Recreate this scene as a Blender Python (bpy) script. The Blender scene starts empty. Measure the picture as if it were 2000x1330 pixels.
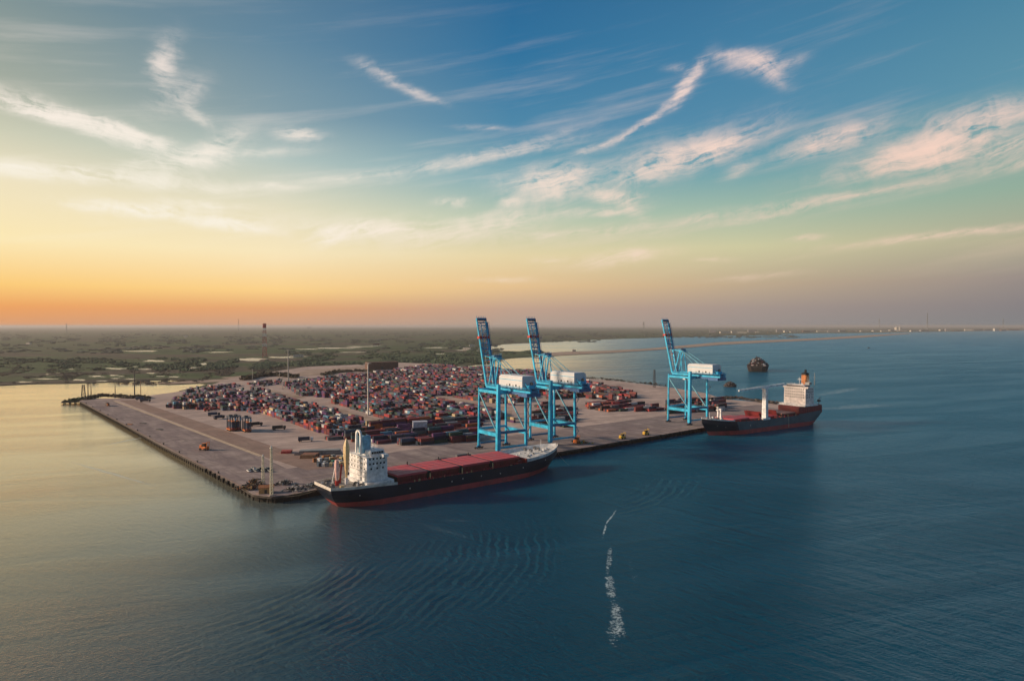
import bpy, math, random
import numpy as np
from mathutils import Vector, Matrix, noise as mnoise
R = math.radians
random.seed(7)
S = bpy.context.scene
COL = S.collection

# ------------------------------------------------------------------ camera
CAM_H, FPX, HORIZON = 100.0, 2000 * 24 / 36.0, 636.0
PITCH = math.atan((665 - HORIZON) / FPX)
cam_d = bpy.data.cameras.new('camera')
cam_d.lens = 24; cam_d.sensor_width = 36; cam_d.clip_start = 1; cam_d.clip_end = 200000
cam = bpy.data.objects.new('camera', cam_d); COL.objects.link(cam)
cam.location = (0, 0, CAM_H); cam.rotation_euler = (R(90) - PITCH, 0, 0)
S.camera = cam
S.view_settings.view_transform = 'Standard'
S.view_settings.look = 'None'
S.view_settings.gamma = 1
S.view_settings.exposure = 0
S.cycles.use_denoising = True
S.cycles.volume_bounces = 0
S.cycles.max_bounces = 6
S.cycles.transparent_max_bounces = 8

def ray(px, py):
    a, b = (px - 1000) / FPX, (665 - py) / FPX
    c, s = math.cos(PITCH), math.sin(PITCH)
    return Vector((a, c + b * s, -s + b * c))
def W(px, py, z=0.0):                       # the ground point (height z) seen at a photo position
    d = ray(px, py); t = (z - CAM_H) / d.z
    return Vector((d.x * t, d.y * t, z))
def to_px(X, Y, Z):
    c, s = math.cos(PITCH), math.sin(PITCH)
    z = Z - CAM_H
    dep = Y * c - z * s; up = Y * s + z * c
    return 1000 + FPX * X / dep, 665 - FPX * up / dep
def azel(px, py):
    d = ray(px, py).normalized()
    return math.atan2(d.x, d.y), math.asin(d.z)

# ------------------------------------------------------------------ node helpers
def srgb(r, g, b):
    f = lambda c: (c / 255 / 12.92) if c / 255 <= 0.04045 else ((c / 255 + 0.055) / 1.055) ** 2.4
    return (f(r), f(g), f(b), 1.0)
class NT:
    def __init__(s, tree): s.t = tree; s.n = tree.nodes; s.l = tree.links
    def new(s, typ, **kw):
        n = s.n.new(typ)
        for k, v in kw.items(): setattr(n, k, v)
        return n
    def set(s, sock, v):
        if isinstance(v, bpy.types.NodeSocket): s.l.new(v, sock)
        elif v is not None: sock.default_value = v
    def math(s, op, a, b=None, c=None, clamp=False):
        n = s.new('ShaderNodeMath', operation=op, use_clamp=clamp)
        for i, v in enumerate((a, b, c)):
            if v is not None: s.set(n.inputs[i], v)
        return n.outputs[0]
    def mr(s, v, a, b, c=0.0, d=1.0, interp='SMOOTHSTEP'):
        n = s.new('ShaderNodeMapRange', interpolation_type=interp)
        s.set(n.inputs[0], v)
        for i, x in enumerate((a, b, c, d)): s.set(n.inputs[i + 1], x)
        return n.outputs[0]
    def mix(s, f, a, b, mode='MIX'):
        n = s.new('ShaderNodeMix', data_type='RGBA', blend_type=mode)
        s.set(n.inputs[0], f); s.set(n.inputs[6], a); s.set(n.inputs[7], b)
        return n.outputs[2]
    def noise(s, vec, scale, detail=4, rough=0.55, dist=0.0, dim='3D'):
        n = s.new('ShaderNodeTexNoise', noise_dimensions=dim)
        s.set(n.inputs['Vector'], vec); s.set(n.inputs['Scale'], scale)
        n.inputs['Detail'].default_value = detail; n.inputs['Roughness'].default_value = rough
        n.inputs['Distortion'].default_value = dist
        return n
    def mapping(s, vec, loc=(0, 0, 0), rot=(0, 0, 0), sc=(1, 1, 1), typ='POINT'):
        n = s.new('ShaderNodeMapping', vector_type=typ)
        s.set(n.inputs['Vector'], vec)
        n.inputs['Location'].default_value = loc; n.inputs['Rotation'].default_value = rot; n.inputs['Scale'].default_value = sc
        return n.outputs[0]
    def aniso(s, vec, ang, along, across):         # stretched coordinates: long grain at 'ang' degrees
        return s.mapping(vec, (0,0,0), (0,0,R(ang)), (along, across, 1), 'TEXTURE')
    def ramp(s, f, stops, interp='EASE'):
        n = s.new('ShaderNodeValToRGB'); cr = n.color_ramp; cr.interpolation = interp
        while len(cr.elements) < len(stops): cr.elements.new(0.5)
        for e, (p, c) in zip(cr.elements, stops): e.position = p; e.color = c
        s.set(n.inputs[0], f); return n.outputs[0]
    def sep(s, v):
        n = s.new('ShaderNodeSeparateXYZ'); s.set(n.inputs[0], v); return n.outputs
    def comb(s, x, y, z=0.0):
        n = s.new('ShaderNodeCombineXYZ')
        for i, v in enumerate((x, y, z)): s.set(n.inputs[i], v)
        return n.outputs[0]
    def length(s, v):
        n = s.new('ShaderNodeVectorMath', operation='LENGTH'); s.set(n.inputs[0], v); return n.outputs['Value']
    def vadd(s, a, b, op='ADD'):
        n = s.new('ShaderNodeVectorMath', operation=op); s.set(n.inputs[0], a); s.set(n.inputs[1], b); return n.outputs[0]

# ------------------------------------------------------------------ sky (world)
SUN_AZ, SUN_EL = R(-92), R(20)       # azimuth from +Y, negative = left of the view
world = bpy.data.worlds.new('World'); S.world = world; world.use_nodes = True
wt = NT(world.node_tree); wt.n.clear()
tc = wt.new('ShaderNodeTexCoord')
dx, dy, dz = wt.sep(tc.outputs['Generated'])
az = wt.math('ARCTAN2', dx, dy)
el = wt.math('ARCSINE', dz)
elc = wt.math('MAXIMUM', el, 0.0)
def elp(y): return azel(1000, y)[1]
EMAX = R(60)
def column(rows, zen):
    st = [(max(0.0, elp(y)) / EMAX, srgb(*c)) for y, c in rows]
    st.sort(key=lambda q: q[0])
    st += [(R(34) / EMAX, zen), (1.0, (zen[0] * .6, zen[1] * .62, zen[2] * .66, 1))]
    return wt.ramp(wt.math('DIVIDE', elc, EMAX), st, 'LINEAR')
cols = [
 (-84, [(640,(236,170,112)),(600,(250,190,120)),(560,(255,222,150)),(480,(255,240,200)),(360,(252,236,200)),(240,(226,220,196)),(104,(190,196,188))], srgb(120,150,168)),
 (-37, [(638,(220,158,115)),(606,(240,164,98)),(570,(255,206,122)),(500,(255,234,180)),(400,(241,228,194)),(330,(208,207,182)),(250,(165,172,158)),(104,(124,144,146))], srgb(78,112,135)),
 (-19, [(638,(204,162,135)),(604,(230,168,118)),(570,(255,212,140)),(500,(252,233,190)),(420,(232,224,194)),(330,(184,199,192)),(240,(132,158,168)),(104,(98,135,158))], srgb(52,92,128)),
 (0,   [(638,(180,160,146)),(604,(196,164,144)),(560,(232,195,145)),(500,(232,214,168)),(430,(190,203,178)),(350,(120,170,180)),(250,(78,137,170)),(104,(45,114,158))], srgb(28,78,128)),
 (19,  [(638,(156,146,142)),(604,(166,150,142)),(560,(192,170,142)),(490,(208,203,162)),(420,(160,186,168)),(340,(105,160,172)),(250,(82,139,170)),(104,(66,126,162))], srgb(34,84,130)),
 (37,  [(638,(130,131,134)),(604,(136,130,132)),(560,(152,140,135)),(500,(180,174,146)),(420,(148,174,155)),(340,(122,164,162)),(250,(92,146,168)),(104,(74,132,160))], srgb(38,88,130)),
 (90,  [(638,(112,118,130)),(604,(118,122,134)),(540,(136,132,138)),(460,(140,148,150)),(340,(98,134,152)),(250,(76,122,150)),(104,(56,104,140))], srgb(30,72,116)),
]
base = None
for a, rows, zen in cols:
    c = column(rows, zen)
    if base is None: base, pa = c, a
    else:
        base = wt.mix(wt.mr(az, R(pa), R(a), interp='LINEAR'), base, c); pa = a
# behind the viewer: fade towards an even dusk blue
back = column([(638,(120,122,132)),(560,(150,138,140)),(420,(130,145,152)),(104,(80,118,145))], srgb(40,84,124))
base = wt.mix(wt.mr(wt.math('ABSOLUTE', az), R(120), R(170)), base, back)

# cirrus: soft fibres grouped in patches
P = wt.comb(az, el, 0.0)
wn = wt.noise(wt.aniso(P, 10, .13, .055), 1.0, 5, 0.6)
wn2 = wt.noise(wt.aniso(P, 14, .05, .012), 1.0, 3, 0.6)
warp = wt.vadd(wt.vadd(wt.vadd(wn.outputs['Color'], (0.5, 0.5, 0.5), 'SUBTRACT'), (0.040, 0.016, 0), 'MULTIPLY'),
               wt.vadd(wt.vadd(wn2.outputs['Color'], (0.5, 0.5, 0.5), 'SUBTRACT'), (0.026, 0.0055, 0), 'MULTIPLY'))
PW = wt.vadd(P, warp)
def rad(v): return v / FPX
# x, y, half length, half thickness (photo px), tilt (deg, + rises to the right), strength
CL = [
 (160,240,165,16,-12,1.9),(90,225,80,10,-14,.9),(250,262,70,12,-8,1.0),(100,212,50,16,-20,.5),
 (325,130,50,22,80,.7),(350,190,30,60,-55,.3),(385,228,40,12,-30,.45),
 (420,290,75,20,28,.85),(360,318,130,20,12,.6),(150,342,290,15,0,.95),(500,300,110,10,8,.3),
 (583,265,44,12,3,1.1),(270,409,110,12,-1,1.6),(390,400,90,10,0,.7),(445,438,90,11,-4,1.7),(540,365,60,8,-4,.3),
 (700,447,120,17,4,1.2),(660,458,50,12,25,.7),(830,455,200,26,4,.45),(885,394,42,9,2,.8),(980,430,130,22,8,.5),(1000,395,30,8,5,.6),
 (1080,358,84,30,8,1.6),(1060,352,110,30,6,.35),(1200,382,62,16,-8,1.1),(1235,400,36,16,-40,.7),(1200,412,70,8,5,.45),(1120,415,60,10,5,.35),
 (800,330,330,12,9,.28),(960,300,210,12,15,.36),(1040,290,130,10,12,.3),(940,250,60,6,0,.25),
 (735,143,60,14,-22,.32),(820,183,50,9,-16,.40),(770,160,60,10,-28,.2),
 (1170,284,60,7,17,.5),(1235,256,60,8,24,.65),(1290,220,48,9,34,.8),(1330,184,40,11,50,.85),(1357,148,42,13,54,.9),(1330,130,30,8,0,.25),
 (1472,122,62,18,-10,.95),(1510,140,46,16,-38,.6),(1540,122,40,10,8,.35),(1420,108,30,10,0,.6),
 (1330,312,135,28,13,1.1),(1290,330,80,20,12,.9),(1410,283,110,22,14,.55),(1450,330,40,14,20,.35),(1320,290,200,30,12,.22),
 (1610,280,85,20,8,.9),(1640,265,90,22,12,.4),
 (1810,285,130,24,10,.9),(1880,262,140,22,13,.75),(1760,300,80,22,10,.6),(1900,230,120,24,6,.42),(1840,310,210,18,5,.45),(1950,290,120,22,8,.4),
 (1980,322,70,10,10,.4),(1620,395,300,9,9,.30),(1500,408,260,9,6,.3),(1850,460,190,8,3,.5),(1580,466,36,7,3,.4),
 (1100,455,190,8,4,.3),(1200,506,110,16,7,.5),(1070,506,40,8,3,.35),(1240,493,60,8,3,.35),(990,548,80,7,0,.25),(1470,540,90,7,4,.18),(1400,505,40,5,0,.2),
 (560,430,400,20,2,.12),(1300,440,500,20,5,.12),
 
]
acc = None; PK = PW
for ki, (x, y, hl, ht, tilt, st) in enumerate(CL):
    a0, e0 = azel(x, y)
    if ki and ki % 6 == 0:                    # ties the groups in sequence, so the shader stays small enough to run
        mad = wt.new('ShaderNodeVectorMath', operation='MULTIPLY_ADD')
        wt.set(mad.inputs[0], acc); mad.inputs[1].default_value = (1e-9, 1e-9, 0); wt.set(mad.inputs[2], PW); PK = mad.outputs[0]
    m = wt.mapping(PK, (a0, e0, 0), (0, 0, R(tilt)), (rad(hl) * 1.15, rad(ht) * 1.25, 1), 'TEXTURE')
    dp = wt.new('ShaderNodeVectorMath', operation='DOT_PRODUCT'); wt.set(dp.inputs[0], m); wt.set(dp.inputs[1], m)
    acc = wt.math('MULTIPLY_ADD', wt.math('POWER', .05, dp.outputs['Value']), st, 0.0 if acc is None else acc)
fv = wt.vadd(P, wt.vadd(wt.vadd(wn.outputs['Color'], (0.5, 0.5, 0.5), 'SUBTRACT'), (0.10, 0.045, 0), 'MULTIPLY'))
fl = wt.mr(az, R(-27), R(-14))
def fibres(al, ac, det, ro):
    a_ = wt.noise(wt.aniso(fv, 14, al, ac), 1.0, det, ro).outputs['Fac']; b_ = wt.noise(wt.aniso(fv, -9, al, ac), 1.0, det, ro).outputs['Fac']
    return wt.math('ADD', wt.math('MULTIPLY', a_, fl), wt.math('MULTIPLY', b_, wt.math('SUBTRACT', 1.0, fl)))
fib = fibres(.16, .022, 6, .68); fib2 = fibres(.060, .0060, 4, .65)
clump = wt.noise(P, 26, 5, .62, .8).outputs['Fac']
tex = wt.math('ADD', wt.math('ADD', wt.mr(fib, .34, .68, .0, 1.0), wt.mr(fib2, .32, .70, -.12, .55)), wt.mr(clump, .35, .68, -.18, .50))
tex = wt.math('MAXIMUM', tex, .03)
cl = wt.math('MULTIPLY', wt.math('POWER', acc, .85), tex)
cl = wt.math('SUBTRACT', 1.0, wt.math('POWER', .27, cl))
# thin veil over everything
veil = wt.noise(wt.aniso(P, 9, .45, .035), 1.0, 6, 0.62).outputs['Fac']
veilm = wt.math('MULTIPLY', wt.mr(veil, .48, .8), wt.math('MULTIPLY', wt.mr(el, R(1), R(9)), wt.mr(el, R(26), R(17), .25, 1.0)))
cl = wt.math('ADD', cl, wt.math('MULTIPLY', veilm, .30))
cl = wt.math('MULTIPLY', cl, wt.mr(az, R(175), R(120)))
cl = wt.math('MULTIPLY', cl, .95, clamp=True)
ccol = wt.mix(wt.mr(az, R(-30), R(30)), (1.0, .93, .80, 1), (.95, .66, .53, 1))
ccol = wt.mix(wt.mr(el, R(20), R(9)), wt.mix(.5, ccol, (.95, .74, .70, 1)), ccol)
base = wt.mix(cl, base, ccol)
sky = wt.new('ShaderNodeTexSky', sky_type='NISHITA'); sky.sun_disc = False
sky.sun_elevation = SUN_EL; sky.sun_rotation = SUN_AZ; sky.air_density = 1.2; sky.dust_density = 2.0
nsky = wt.mix(1.0, sky.outputs[0], (.10, .10, .10, 1), 'MULTIPLY')
base = wt.mix(.05, base, nsky)
bg = wt.new('ShaderNodeBackground'); wt.set(bg.inputs[0], base); bg.inputs[1].default_value = 1.0
wo = wt.new('ShaderNodeOutputWorld'); wt.l.new(bg.outputs[0], wo.inputs[0])

sun_d = bpy.data.lights.new('sun', 'SUN'); sun_d.energy = 4.4; sun_d.color = (1.0, .74, .52); sun_d.angle = R(6)
sun = bpy.data.objects.new('sun', sun_d); COL.objects.link(sun)
sd = Vector((math.sin(SUN_AZ) * math.cos(SUN_EL), math.cos(SUN_AZ) * math.cos(SUN_EL), math.sin(SUN_EL)))
sun.rotation_euler = sd.to_track_quat('Z', 'Y').to_euler(); sun.location = (-300, 0, 400)

# ------------------------------------------------------------------ materials
def make_mat(name, col, rough=.6, metal=0.0, var=.25, scale=.6, bump=0.0, dirt=None, dirt_amt=.35):
    m = bpy.data.materials.new(name); m.use_nodes = True
    t = NT(m.node_tree); b = t.n['Principled BSDF']
    g = t.new('ShaderNodeNewGeometry').outputs['Position']
    n = t.noise(g, scale, 5, .6)
    f = n.outputs['Fac']
    c = t.mix(t.mr(f, .3, .7), tuple(x * (1 - var) for x in col[:3]) + (1,), tuple(min(1, x * (1 + var)) for x in col[:3]) + (1,))
    if dirt:
        s2 = t.noise(t.mapping(g, sc=(.5, .5, .09)), scale * 1.7, 6, .7)
        c = t.mix(t.math('MULTIPLY', t.mr(s2.outputs['Fac'], .50, .72), dirt_amt), c, tuple(dirt) + (1,))
    t.set(b.inputs['Base Color'], c)
    t.set(b.inputs['Roughness'], t.mr(f, .2, .8, max(.05, rough - .1), min(1, rough + .12)))
    b.inputs['Metallic'].default_value = metal
    if bump:
        bp = t.new('ShaderNodeBump'); bp.inputs['Distance'].default_value = bump; bp.inputs['Strength'].default_value = .6
        t.set(bp.inputs['Height'], t.noise(g, scale * 4, 4, .6).outputs['Fac']); t.l.new(bp.outputs[0], b.inputs['Normal'])
    return m
M = {}
def mk(k, *a, **kw): M[k] = make_mat(k, *a, **kw)
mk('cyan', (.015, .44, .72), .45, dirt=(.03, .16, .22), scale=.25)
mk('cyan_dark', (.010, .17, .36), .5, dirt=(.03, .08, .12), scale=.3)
mk('white', (.74, .74, .74), .5, dirt=(.36, .28, .22), scale=.35, dirt_amt=.4)
mk('white_warm', (.60, .56, .51), .5, dirt=(.45, .33, .26), scale=.3, dirt_amt=.35)
mk('cream', (.62, .46, .24), .5, dirt=(.45, .28, .12), scale=.4, dirt_amt=.3)
mk('hull_navy', (.003, .006, .020), .45, var=.3, dirt=(.012, .013, .026), scale=.12, dirt_amt=.4)
mk('hull_slate', (.050, .095, .12), .42, var=.25, dirt=(.08, .05, .04), scale=.12, dirt_amt=.3)
mk('boot_red', (.42, .058, .055), .6, dirt=(.24, .08, .07), scale=.18, dirt_amt=.6)
mk('deck_red', (.20, .022, .024), .6, dirt=(.10, .03, .03), scale=.25, dirt_amt=.6)
mk('hatch_red', (.50, .060, .075), .5, dirt=(.22, .05, .05), scale=.12, dirt_amt=.45, var=.12)
mk('hatch_tan', (.42, .20, .15), .55, dirt=(.25, .08, .06), scale=.12)
mk('deck_grey', (.30, .29, .27), .7, dirt=(.16, .09, .05), scale=.5)
mk('glass', (.012, .016, .02), .12, var=.2)
mk('black', (.010, .010, .012), .5, var=.3)
mk('dark_steel', (.045, .045, .05), .55, dirt=(.12, .05, .02))
mk('grey_steel', (.26, .27, .27), .5, dirt=(.16, .10, .07))
mk('galv', (.42, .40, .37), .45, dirt=(.25, .18, .12))
mk('red_paint', (.50, .035, .030), .5, dirt=(.2, .04, .03))
mk('orange_paint', (.62, .16, .03), .5, dirt=(.25, .08, .03))
mk('yellow_paint', (.65, .40, .04), .5, dirt=(.25, .14, .03))
mk('blue_paint', (.03, .12, .30), .45, dirt=(.03, .05, .08))
mk('green_paint', (.04, .22, .16), .5, dirt=(.04, .08, .06))
mk('rust', (.26, .10, .035), .85, var=.5, dirt=(.05, .025, .015), scale=1.2)
mk('rubber', (.012, .012, .012), .9)
mk('rope', (.35, .30, .22), .9)
mk('concrete', (.32, .26, .24), .85, dirt=(.14, .11, .10), bump=.02, scale=.2)
mk('brown_wall', (.14, .075, .055), .8, dirt=(.07, .04, .03), scale=.15)
mk('pale_wall', (.62, .57, .50), .7, dirt=(.3, .25, .2))
mk('grey_wall', (.30, .29, .30), .75, dirt=(.15, .12, .12))
mk('rock', (.10, .082, .075), .9, var=.6, dirt=(.42, .38, .36), scale=.35, dirt_amt=.8)
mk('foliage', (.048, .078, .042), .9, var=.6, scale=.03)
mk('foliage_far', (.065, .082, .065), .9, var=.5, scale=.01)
mk('scrub', (.055, .045, .032), .9, var=.6, scale=.2)
mk('timber', (.25, .14, .08), .8, dirt=(.08, .05, .04))

# ------------------------------------------------------------------ mesh builder
class MB:
    def __init__(s): s.v = []; s.f = []; s.m = []; s.mats = []
    def mi(s, mat):
        mat = M[mat] if isinstance(mat, str) else mat
        if mat not in s.mats: s.mats.append(mat)
        return s.mats.index(mat)
    def add(s, vs, fs, mat):
        k = len(s.v); i = s.mi(mat)
        s.v += [tuple(v) for v in vs]
        for f in fs: s.f.append(tuple(k + q for q in f)); s.m.append(i)
        return s
    BF = [(0,3,2,1),(4,5,6,7),(0,1,5,4),(1,2,6,5),(2,3,7,6),(3,0,4,7)]
    def box(s, lo, hi, mat):
        (a,b,c),(d,e,f) = lo, hi
        return s.add([(a,b,c),(d,b,c),(d,e,c),(a,e,c),(a,b,f),(d,b,f),(d,e,f),(a,e,f)], s.BF, mat)
    def cbox(s, lo, hi, mat, ch=.3, top=True):      # a box with its upright edges (and roof edge) chamfered
        (a,b,c),(d,e,f) = lo, hi
        def ring(i, z): return [(a+i+ch,b+i,z),(d-i-ch,b+i,z),(d-i,b+i+ch,z),(d-i,e-i-ch,z),(d-i-ch,e-i,z),(a+i+ch,e-i,z),(a+i,e-i-ch,z),(a+i,b+i+ch,z)]
        vs = ring(0,c)+ring(0,f-(ch if top else 0)) + (ring(ch,f) if top else [])
        n = 3 if top else 2
        fs = [tuple(range(7,-1,-1)), tuple(range(8*(n-1), 8*n))]
        for k in range(n-1):
            for i in range(8): fs.append((8*k+i, 8*k+(i+1)%8, 8*k+8+(i+1)%8, 8*k+8+i))
        return s.add(vs, fs, mat)
    def beam(s, p, q, w, h=None, mat='cyan', w2=None, h2=None, up=(0,0,1)):
        h = w if h is None else h; w2 = w if w2 is None else w2; h2 = h if h2 is None else h2
        p, q = Vector(p), Vector(q); d = (q - p).normalized(); u = Vector(up)
        if abs(d.dot(u)) > .98: u = Vector((1, 0, 0))
        x = d.cross(u).normalized(); y = x.cross(d)
        vs = []
        for c, a, b in ((p, w/2, h/2), (q, w2/2, h2/2)):
            for i, j in ((-1,-1),(1,-1),(1,1),(-1,1)): vs.append(c + x*a*i + y*b*j)
        return s.add(vs, s.BF, mat)
    def tube(s, p, q, r, r2=None, n=8, mat='galv'):
        r2 = r if r2 is None else r2
        p, q = Vector(p), Vector(q); d = (q - p).normalized(); u = Vector((0,0,1))
        if abs(d.dot(u)) > .98: u = Vector((1,0,0))
        x = d.cross(u).normalized(); y = x.cross(d); vs = []
        for c, a in ((p, r), (q, r2)):
            for k in range(n): t = 2*math.pi*k/n; vs.append(c + x*a*math.cos(t) + y*a*math.sin(t))
        fs = [tuple(range(n-1,-1,-1)), tuple(range(n,2*n))] + [(k,(k+1)%n,n+(k+1)%n,n+k) for k in range(n)]
        return s.add(vs, fs, mat)
    def rail(s, pts, h=1.1, mat='white', w=.09, step=3.0):
        for a, b in zip(pts, pts[1:]):
            a, b = Vector(a), Vector(b); L = (b-a).length; n = max(1, int(L/step))
            for hh in (h, h*.5): s.beam(a+Vector((0,0,hh)), b+Vector((0,0,hh)), w, w, mat)
            for k in range(n+1): c = a.lerp(b, k/n); s.beam(c, c+Vector((0,0,h)), w, w, mat)
        return s
    def prism(s, pts, z0, z1, mat, side=None):
        n = len(pts); vs = [(p[0],p[1],z0) for p in pts] + [(p[0],p[1],z1) for p in pts]
        s.add(vs, [tuple(range(n,2*n))], mat)
        s.add(vs, [(k,(k+1)%n,n+(k+1)%n,n+k) for k in range(n)], side or mat)
        return s
    def wheel(s, c, r, w, axis=(0,1,0), mat='rubber', n=12):
        a = Vector(axis)*w/2; c = Vector(c); return s.tube(c-a, c+a, r, n=n, mat=mat)
    def data(s, name):
        me = bpy.data.meshes.new(name); me.from_pydata(s.v, [], s.f)
        for m in s.mats: me.materials.append(m)
        me.polygons.foreach_set('material_index', s.m); me.update(); return me
    def build(s, name, parent=None, label=None, cat=None, group=None, kind=None, loc=None, rz=None, smooth=False):
        o = bpy.data.objects.new(name, s.data(name)); COL.objects.link(o)
        if smooth: o.data.polygons.foreach_set('use_smooth', [True]*len(o.data.polygons))
        if parent: o.parent = parent
        if loc is not None: o.location = loc
        if rz is not None: o.rotation_euler = (0,0,rz)
        return tag(o, label, cat, group, kind)
def tag(o, label=None, cat=None, group=None, kind=None):
    if label: o['label'] = label
    if cat: o['category'] = cat
    if group: o['group'] = group
    if kind: o['kind'] = kind
    return o
def thing(name, label, cat, loc=(0,0,0), rz=0.0, group=None):
    o = bpy.data.objects.new(name, None); COL.objects.link(o); o.empty_display_size = .5
    o.location = loc; o.rotation_euler = (0,0,rz); return tag(o, label, cat, group)
def copy_tree(o, parent=None):
    c = o.copy(); COL.objects.link(c)
    if parent: c.parent = parent
    for ch in [q for q in bpy.data.objects if q.parent == o]: copy_tree(ch, c)
    return c
def tower_poly(pts, jit=0.0, seg=None):             # subdivide and roughen a shoreline
    out = []
    for i in range(len(pts)):
        a, b = Vector(pts[i][:2]), Vector(pts[(i+1)%len(pts)][:2]); d = b-a; L = d.length
        n = 1 if not seg else max(1, min(40, int(L/seg)))
        nrm = Vector((-d.y, d.x)).normalized() if L else Vector((0,0))
        for k in range(n):
            q = a + d*(k/n)
            if k and jit: q = q + nrm*jit*mnoise.noise((q.x*.02, q.y*.02, i))*1.6
            out.append((q.x, q.y))
    return out

# ------------------------------------------------------------------ water
def water_material():
    m = bpy.data.materials.new('sea_water'); m.use_nodes = True
    t = NT(m.node_tree); b = t.n['Principled BSDF']
    g = t.new('ShaderNodeNewGeometry').outputs['Position']
    x, y, z = t.sep(g)
    dist = t.length(t.comb(x, y, 0.0))
    # chop
    n1 = t.noise(t.aniso(g, -42, 5.5, 2.2), 1.0, 5, .62, .4).outputs['Fac']
    n2 = t.noise(t.aniso(g, 30, 1.7, .8), 1.0, 4, .62, .3).outputs['Fac']
    n3 = t.noise(t.aniso(g, -47, 30, 6.5), 1.0, 5, .55, .5).outputs['Fac']
    calm = t.mr(t.noise(t.aniso(g, 20, 320, 70), 1.0, 5, .6, .8).outputs['Fac'], .35, .66, .5, 1.15)
    sea = t.mr(t.math('ADD', x, t.math('MULTIPLY', y, -.15)), -260, 40, .24, 1.6)   # sheltered water left of the pier
    swell = t.mr(t.math('ADD', x, t.math('MULTIPLY', y, -.1)), -60, 110, .12, 1.0)
    h = t.math('ADD', t.math('MULTIPLY', n1, .62), t.math('MULTIPLY', n2, .48))
    h = t.math('ADD', h, t.math('MULTIPLY', t.math('MULTIPLY', n3, swell), 1.7))
    h = t.math('MULTIPLY', h, t.math('MULTIPLY', calm, sea))
    # wake fans: curved crests with a soft-edged footprint
    def fan(c, src, wl, rx, ry, mrot, amp, h):       # arcs of crests spreading from src, seen inside an oval footprint
        q = t.vadd(t.comb(x, y, 0.0), (src[0], src[1], 0), 'SUBTRACT')
        wob = t.math('MULTIPLY', t.math('SUBTRACT', t.noise(g, .020, 3, .5).outputs['Fac'], .5), 14.0)
        wob2 = t.math('MULTIPLY', t.math('SUBTRACT', t.noise(g, .14, 3, .6).outputs['Fac'], .5), 2.8)
        ph = t.math('ADD', t.length(q), t.math('ADD', wob, wob2))
        s_ = t.math('SINE', t.math('MULTIPLY', ph, 2*math.pi/wl))
        s_ = t.math('ADD', s_, t.math('MULTIPLY', t.math('SINE', t.math('MULTIPLY', ph, 4*math.pi/wl)), .2))
        s_ = t.math('MULTIPLY', s_, t.mr(t.noise(g, .05, 4, .65).outputs['Fac'], .38, .62, .15, 1.25))
        mq = t.mapping(g, (c[0], c[1], 0), (0,0,mrot), (rx, ry, 1), 'TEXTURE')
        mq = t.vadd(mq, t.vadd(t.vadd(t.noise(g, .03, 3, .6).outputs['Color'], (.5,.5,.5), 'SUBTRACT'), (.5,.5,0), 'MULTIPLY'))
        return t.math('ADD', h, t.math('MULTIPLY', t.math('MULTIPLY', s_, t.mr(t.length(mq), 1.0, .35)), amp))
    h = fan((-32, 268), (-225, 325), 4.4, 112, 50, R(50), .27, h)
    h = fan((90, 405), (-50, 490), 5.4, 78, 27, R(57), .32, h)
    bp = t.new('ShaderNodeBump'); bp.inputs['Strength'].default_value = 1.0
    bp.inputs['Distance'].default_value = 1.0
    t.set(bp.inputs['Height'], t.math('MULTIPLY', h, WAVE))
    # colour of the water body and the sky reflection painted into it
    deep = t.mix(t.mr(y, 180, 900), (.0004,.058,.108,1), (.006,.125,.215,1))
    deep = t.mix(t.mr(t.math('ADD', x, t.math('MULTIPLY', y, -.18)), -60, -420), deep, (.30,.25,.14,1))  # bright sky reflection on the left water, painted as pale body colour
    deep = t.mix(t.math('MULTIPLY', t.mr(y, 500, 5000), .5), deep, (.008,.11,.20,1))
    # foam: broken specks in three wakes
    def streak(c, ang, rx, ry):
        q = t.mapping(g, (c.x, c.y, 0), (0,0,ang), (rx, ry, 1), 'TEXTURE')
        q = t.vadd(q, t.vadd(t.vadd(t.noise(g, .07, 4, .6).outputs['Color'], (.5,.5,.5), 'SUBTRACT'), (1.6,1.6,0), 'MULTIPLY'))
        return t.mr(t.length(q), 1.2, .30)
    def line(pa, pb, w):
        a, c2 = W(*pa), W(*pb); d = c2 - a
        return streak((a+c2)/2, math.atan2(d.y, d.x), d.length/2*1.15, w)
    sp = t.noise(g, .95, 5, .75).outputs['Fac']; sp2 = t.noise(g, .22, 3, .6).outputs['Fac']
    near = line((1205,1262),(1197,1172), 4.6)
    near = t.math('MAXIMUM', near, line((1199,1190),(1187,1112), 3.4))
    near = t.math('MAXIMUM', near, t.math('MULTIPLY', line((1186,1125),(1192,1062), 2.0), .95))
    near = t.math('MAXIMUM', near, t.math('MULTIPLY', line((1245,1165),(1226,1075), 3), .55))
    near = t.math('MAXIMUM', near, t.math('MULTIPLY', line((1176,1052),(1184,1020), .9), 1.1))
    near = t.math('MAXIMUM', near, t.math('MULTIPLY', line((1182,1026),(1206,992), .8), 1.1))
    f1 = t.mr(t.math('ADD', t.math('ADD', sp, t.math('MULTIPLY', sp2, .5)), t.math('MULTIPLY', near, .40)), 1.05, 1.30)
    f2 = t.math('MULTIPLY', t.math('MAXIMUM', line((1606,799),(1735,790), 16), line((1600,772),(1680,757), 13)), t.mr(sp2, .30, .72, 0, .40))
    f3 = t.math('MULTIPLY', t.math('MAXIMUM', line((820,1022),(915,1050), 2.6), line((870,1015),(925,1018), 2.5)), t.mr(sp, .45, .8, 0, .35))
    f4 = t.math('MULTIPLY', t.math('MAXIMUM', line((148,905),(290,945), 2.2), line((200,870),(300,850), 2.2)), .30)
    foam = t.math('MAXIMUM', t.math('MAXIMUM', f1, f2), t.math('MAXIMUM', f3, f4))
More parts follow.
